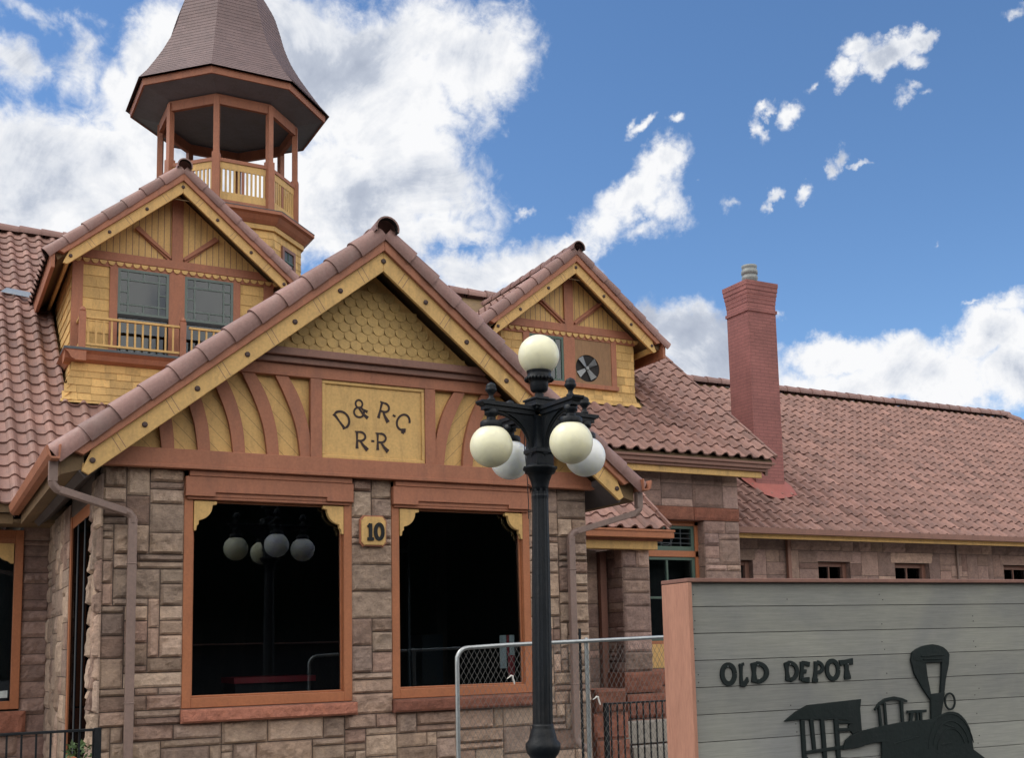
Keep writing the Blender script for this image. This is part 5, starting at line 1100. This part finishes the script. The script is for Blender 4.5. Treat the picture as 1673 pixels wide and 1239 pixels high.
BLOBS = [(0.3321, 0.4771, 0.1276, 0.061, 0, 1.15), (0.2608, 0.5091, 0.0867, 0.0497, 0, 1.0), (0.4564, 0.4943, 0.0502, 0.0399, 0, 1.0), (0.4112, 0.5171, 0.0626, 0.0367, 0, 0.9), (0.3818, 0.4213, 0.0837, 0.054, -20, 1.05), (0.31, 0.3841, 0.1086, 0.0545, 0, 1.0), (0.1662, 0.4856, 0.0281, 0.0492, -15, 0.95), (0.1416, 0.4554, 0.025, 0.0272, 0, 0.8), (0.0949, 0.3755, 0.0999, 0.056, 0, 1.1), (0.0748, 0.4098, 0.0705, 0.0272, 0, 0.8), (0.2086, 0.4257, 0.0936, 0.0567, 0, 1.0), (0.1019, 0.4635, 0.0291, 0.0266, 0, 0.55), (0.0636, 0.4619, 0.0282, 0.0262, 0, 0.6), (0.1063, 0.4775, 0.0171, 0.0176, 0, 0.5), (0.0716, 0.5023, 0.0428, 0.0128, -10, 0.5), (0.1379, 0.4041, 0.0445, 0.0327, 0, 1), (0.4089, 0.3592, 0.0723, 0.0183, 15, 0.8), (0.481, 0.3349, 0.0671, 0.0196, 12, 0.85), (0.3536, 0.3506, 0.0658, 0.0305, 0, 0.9), (0.4417, 0.3259, 0.0668, 0.0207, 0, 0.9), (0.4564, 0.3628, 0.0235, 0.0112, 0, 0.62), (0.6293, 0.411, 0.0189, 0.0148, 0, 0.85), (0.6033, 0.3902, 0.0491, 0.021, 32, 0.95), (0.5715, 0.364, 0.0391, 0.0203, 30, 0.72), (0.5374, 0.35, 0.0504, 0.0102, 25, 0.62), (0.52, 0.3299, 0.0447, 0.0186, 0, 0.8), (0.6105, 0.362, 0.0166, 0.0101, 0, 0.5), (0.6308, 0.381, 0.0144, 0.017, 0, 0.5), (0.6478, 0.2693, 0.0462, 0.034, 0, 1.05), (0.6101, 0.2845, 0.0209, 0.0157, 0, 0.9), (0.6708, 0.239, 0.0591, 0.0315, 0, 1.0), (0.7018, 0.2159, 0.0318, 0.0236, 0, 0.8), (0.7788, 0.236, 0.0358, 0.0205, 0, 1.05), (0.7553, 0.2328, 0.0285, 0.0176, 0, 0.9), (0.8221, 0.2371, 0.0299, 0.0152, 0, 0.9), (0.8357, 0.2153, 0.0591, 0.0253, 0, 1.1), (0.7849, 0.2097, 0.0762, 0.0185, 0, 0.9), (0.9057, 0.2452, 0.0328, 0.0254, 0, 1.05), (0.8811, 0.2357, 0.0263, 0.0198, 0, 0.95), (0.9144, 0.2662, 0.0187, 0.0107, 0, 0.8), (0.9123, 0.2073, 0.0418, 0.0295, 0, 1.05), (0.8639, 0.1974, 0.053, 0.0181, 0, 0.9), (0.8385, 0.4707, 0.0316, 0.0135, 10, 1.0), (0.8621, 0.4771, 0.0131, 0.0115, 0, 1.0), (0.8157, 0.4788, 0.0176, 0.0117, 0, 0.9), (0.8013, 0.4625, 0.0125, 0.0119, -20, 0.85), (0.8532, 0.4614, 0.0202, 0.009, 0, 0.8), (0.8504, 0.4388, 0.0121, 0.0073, 0, 0.62), (0.8609, 0.4302, 0.008, 0.0046, 0, 0.5), (0.7478, 0.4361, 0.0123, 0.0081, 0, 0.72), (0.726, 0.4424, 0.013, 0.0038, 30, 0.52), (0.7174, 0.4269, 0.0043, 0.0096, 0, 0.45), (0.6111, 0.4406, 0.0146, 0.0048, 28, 0.6), (0.6449, 0.4441, 0.0078, 0.0048, 15, 0.6), (0.5987, 0.4423, 0.0039, 0.0068, 0, 0.42), (0.7884, 0.398, 0.0141, 0.0058, 35, 0.75), (0.7763, 0.3898, 0.0058, 0.0097, -20, 0.7), (0.8041, 0.3897, 0.0144, 0.0029, -8, 0.55), (0.6846, 0.3754, 0.012, 0.007, 0, 0.55), (0.717, 0.372, 0.0081, 0.0045, 30, 0.6), (0.744, 0.3733, 0.0096, 0.0059, 25, 0.62), (0.7342, 0.277, 0.0058, 0.0072, 0, 0.5), (0.8578, 0.3215, 0.0059, 0.0034, 0, 0.42), (0.4989, 0.3791, 0.0068, 0.004, 0, 0.4), (0.8886, 0.2721, 0.0115, 0.0029, 0, 0.42), (0.6591, 0.3939, 0.0044, 0.004, 0, 0.35), (0.7742, 0.4546, 0.0074, 0.0033, 30, 0.4), (0.9356, 0.4938, 0.0095, 0.0051, 0, 0.5)]
BLOBS = [(a, e, rx, ry, r_, s_*(1.25 if s_ >= 1 else 1)) for a, e, rx, ry, r_, s_ in BLOBS]
def field(vec):
    acc = None
    for a, e, rx, ry, rot, s in BLOBS:
        mp = N(nt, 'ShaderNodeMapping', vector_type='TEXTURE'); mp.inputs['Location'].default_value = (a, e, 0); mp.inputs['Rotation'].default_value = (0, 0, R(rot)); mp.inputs['Scale'].default_value = (rx*1.25, ry*1.25, 1); nt.links.new(vec, mp.inputs[0])
        L = N(nt, 'ShaderNodeVectorMath', operation='LENGTH'); nt.links.new(mp.outputs[0], L.inputs[0])
        v = mth('MULTIPLY_ADD', L.outputs['Value'], -s*1.0, s)
        acc = v if acc is None else mth('SMOOTH_MAX', acc, v, .12)
    return acc
def vadd(vec, col_, amp):
    s_ = N(nt, 'ShaderNodeVectorMath', operation='SUBTRACT'); nt.links.new(col_, s_.inputs[0]); s_.inputs[1].default_value = (.5, .5, .5)
    k = N(nt, 'ShaderNodeVectorMath', operation='SCALE'); nt.links.new(s_.outputs[0], k.inputs[0]); k.inputs['Scale'].default_value = amp
    a = N(nt, 'ShaderNodeVectorMath', operation='ADD'); nt.links.new(vec, a.inputs[0]); nt.links.new(k.outputs[0], a.inputs[1]); return a.outputs[0]
n1 = wn(7, 6, .6, 3.1); n2 = wn(34, 6, .65, 7.7)
vec = vadd(vadd(cv.outputs[0], n1.outputs['Color'], .075), n2.outputs['Color'], .030)
fld = field(vec)
fine = wn(15, 13, .66, 1.7, dist=.25).outputs['Fac']
wisp = wn(46, 8, .62, 21.3, dist=.6).outputs['Fac']
f1 = mth('ADD', mth('ADD', fld, mth('MULTIPLY', mth('SUBTRACT', fine, .5), 1.15)), mth('MULTIPLY', mth('SUBTRACT', wisp, .5), .75))
mask = N(nt, 'ShaderNodeMapRange', interpolation_type='SMOOTHSTEP'); nt.links.new(f1, mask.inputs[0]); mask.inputs[1].default_value = .02; mask.inputs[2].default_value = .60
# unseen clouds of the rest of the sky (behind and beside the viewer)
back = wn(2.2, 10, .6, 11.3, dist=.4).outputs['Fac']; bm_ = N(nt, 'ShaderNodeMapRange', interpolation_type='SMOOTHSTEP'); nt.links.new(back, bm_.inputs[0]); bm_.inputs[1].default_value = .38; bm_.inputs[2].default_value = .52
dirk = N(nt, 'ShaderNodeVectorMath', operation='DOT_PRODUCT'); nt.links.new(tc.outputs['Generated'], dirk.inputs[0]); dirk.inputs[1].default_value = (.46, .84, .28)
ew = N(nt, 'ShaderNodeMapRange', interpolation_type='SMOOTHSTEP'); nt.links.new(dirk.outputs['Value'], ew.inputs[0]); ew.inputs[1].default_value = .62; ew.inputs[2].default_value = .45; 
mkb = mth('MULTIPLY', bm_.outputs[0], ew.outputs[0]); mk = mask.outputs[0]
# shading: thick parts and undersides turn blue-grey
sh1 = wn(8, 12, .62, 5.2, dist=.6).outputs['Fac']; sh2 = wn(24, 8, .6, 9.4).outputs['Fac']
th_ = mth('ADD', mth('MULTIPLY', fld, .36), mth('MULTIPLY', mth('SUBTRACT', sh1, .5), 2.3)); th_ = mth('ADD', th_, mth('MULTIPLY', mth('SUBTRACT', sh2, .5), .9))
cr = N(nt, 'ShaderNodeValToRGB'); e = cr.color_ramp.elements; e[0].position = .18; e[0].color = (.98, .985, 1, 1); e[1].position = .98; e[1].color = (.38, .43, .54, 1)
x = e.new(.42); x.color = (.78, .81, .87, 1); x = e.new(.62); x.color = (.54, .59, .69, 1); nt.links.new(th_, cr.inputs[0])
bg2 = N(nt, 'ShaderNodeBackground'); nt.links.new(cr.outputs[0], bg2.inputs[0]); bg2.inputs[1].default_value = CLOUD = .98
mx = N(nt, 'ShaderNodeMixShader'); nt.links.new(mk, mx.inputs[0]); nt.links.new(bg.outputs[0], mx.inputs[1]); nt.links.new(bg2.outputs[0], mx.inputs[2]); bg3 = N(nt, 'ShaderNodeBackground'); bg3.inputs[0].default_value = (1, .955, .88, 1); bg3.inputs[1].default_value = 2.3   # unseen clouds behind the viewer, brightened and warmed to light the front
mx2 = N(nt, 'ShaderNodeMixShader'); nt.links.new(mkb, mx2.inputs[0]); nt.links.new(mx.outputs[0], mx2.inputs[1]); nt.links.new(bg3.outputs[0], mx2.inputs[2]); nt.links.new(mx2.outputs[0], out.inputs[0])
sd = bpy.data.lights.new('sun', 'SUN'); sd.energy = 1.25; sd.angle = R(22); sd.color = (1, .955, .88); so = bpy.data.objects.new('sun', sd); col.objects.link(so)
dv = Vector((math.sin(R(SUN_AZ))*math.cos(R(SUN_EL)), math.cos(R(SUN_AZ))*math.cos(R(SUN_EL)), math.sin(R(SUN_EL)))); so.rotation_euler = (-dv).to_track_quat('-Z', 'Y').to_euler(); so.location = (0, 0, 40)
cd = bpy.data.cameras.new('camera'); co = bpy.data.objects.new('camera', cd); col.objects.link(co); sc.camera = co
yaw, pit, rol = .5057364589539959, .12524077545481602, -.024831588170647793
hd = Vector((math.sin(yaw), math.cos(yaw), 0)); r0 = Vector((math.cos(yaw), -math.sin(yaw), 0)); fw = hd*math.cos(pit)+Z*math.sin(pit); c0_ = -hd*math.sin(pit)+Z*math.cos(pit)
rt = r0*math.cos(rol)+c0_*math.sin(rol); cu = -r0*math.sin(rol)+c0_*math.cos(rol)
co.matrix_world = Matrix(((rt.x, cu.x, -fw.x, 0), (rt.y, cu.y, -fw.y, 0), (rt.z, cu.z, -fw.z, H), (0, 0, 0, 1)))
cd.sensor_width = 36; cd.lens = 1851.2323/1673*36; cd.shift_x = (836.5-884.04)/1673; cd.shift_y = (824.79-619.5)/1673; cd.clip_start = .05; cd.clip_end = 2000
sc.view_settings.view_transform = 'Standard'; sc.view_settings.look = 'None'; sc.view_settings.exposure = 0; sc.view_settings.gamma = 1
sc.render.engine = 'CYCLES'; sc.cycles.max_bounces = 8; sc.cycles.transparent_max_bounces = 12; sc.cycles.use_denoising = True
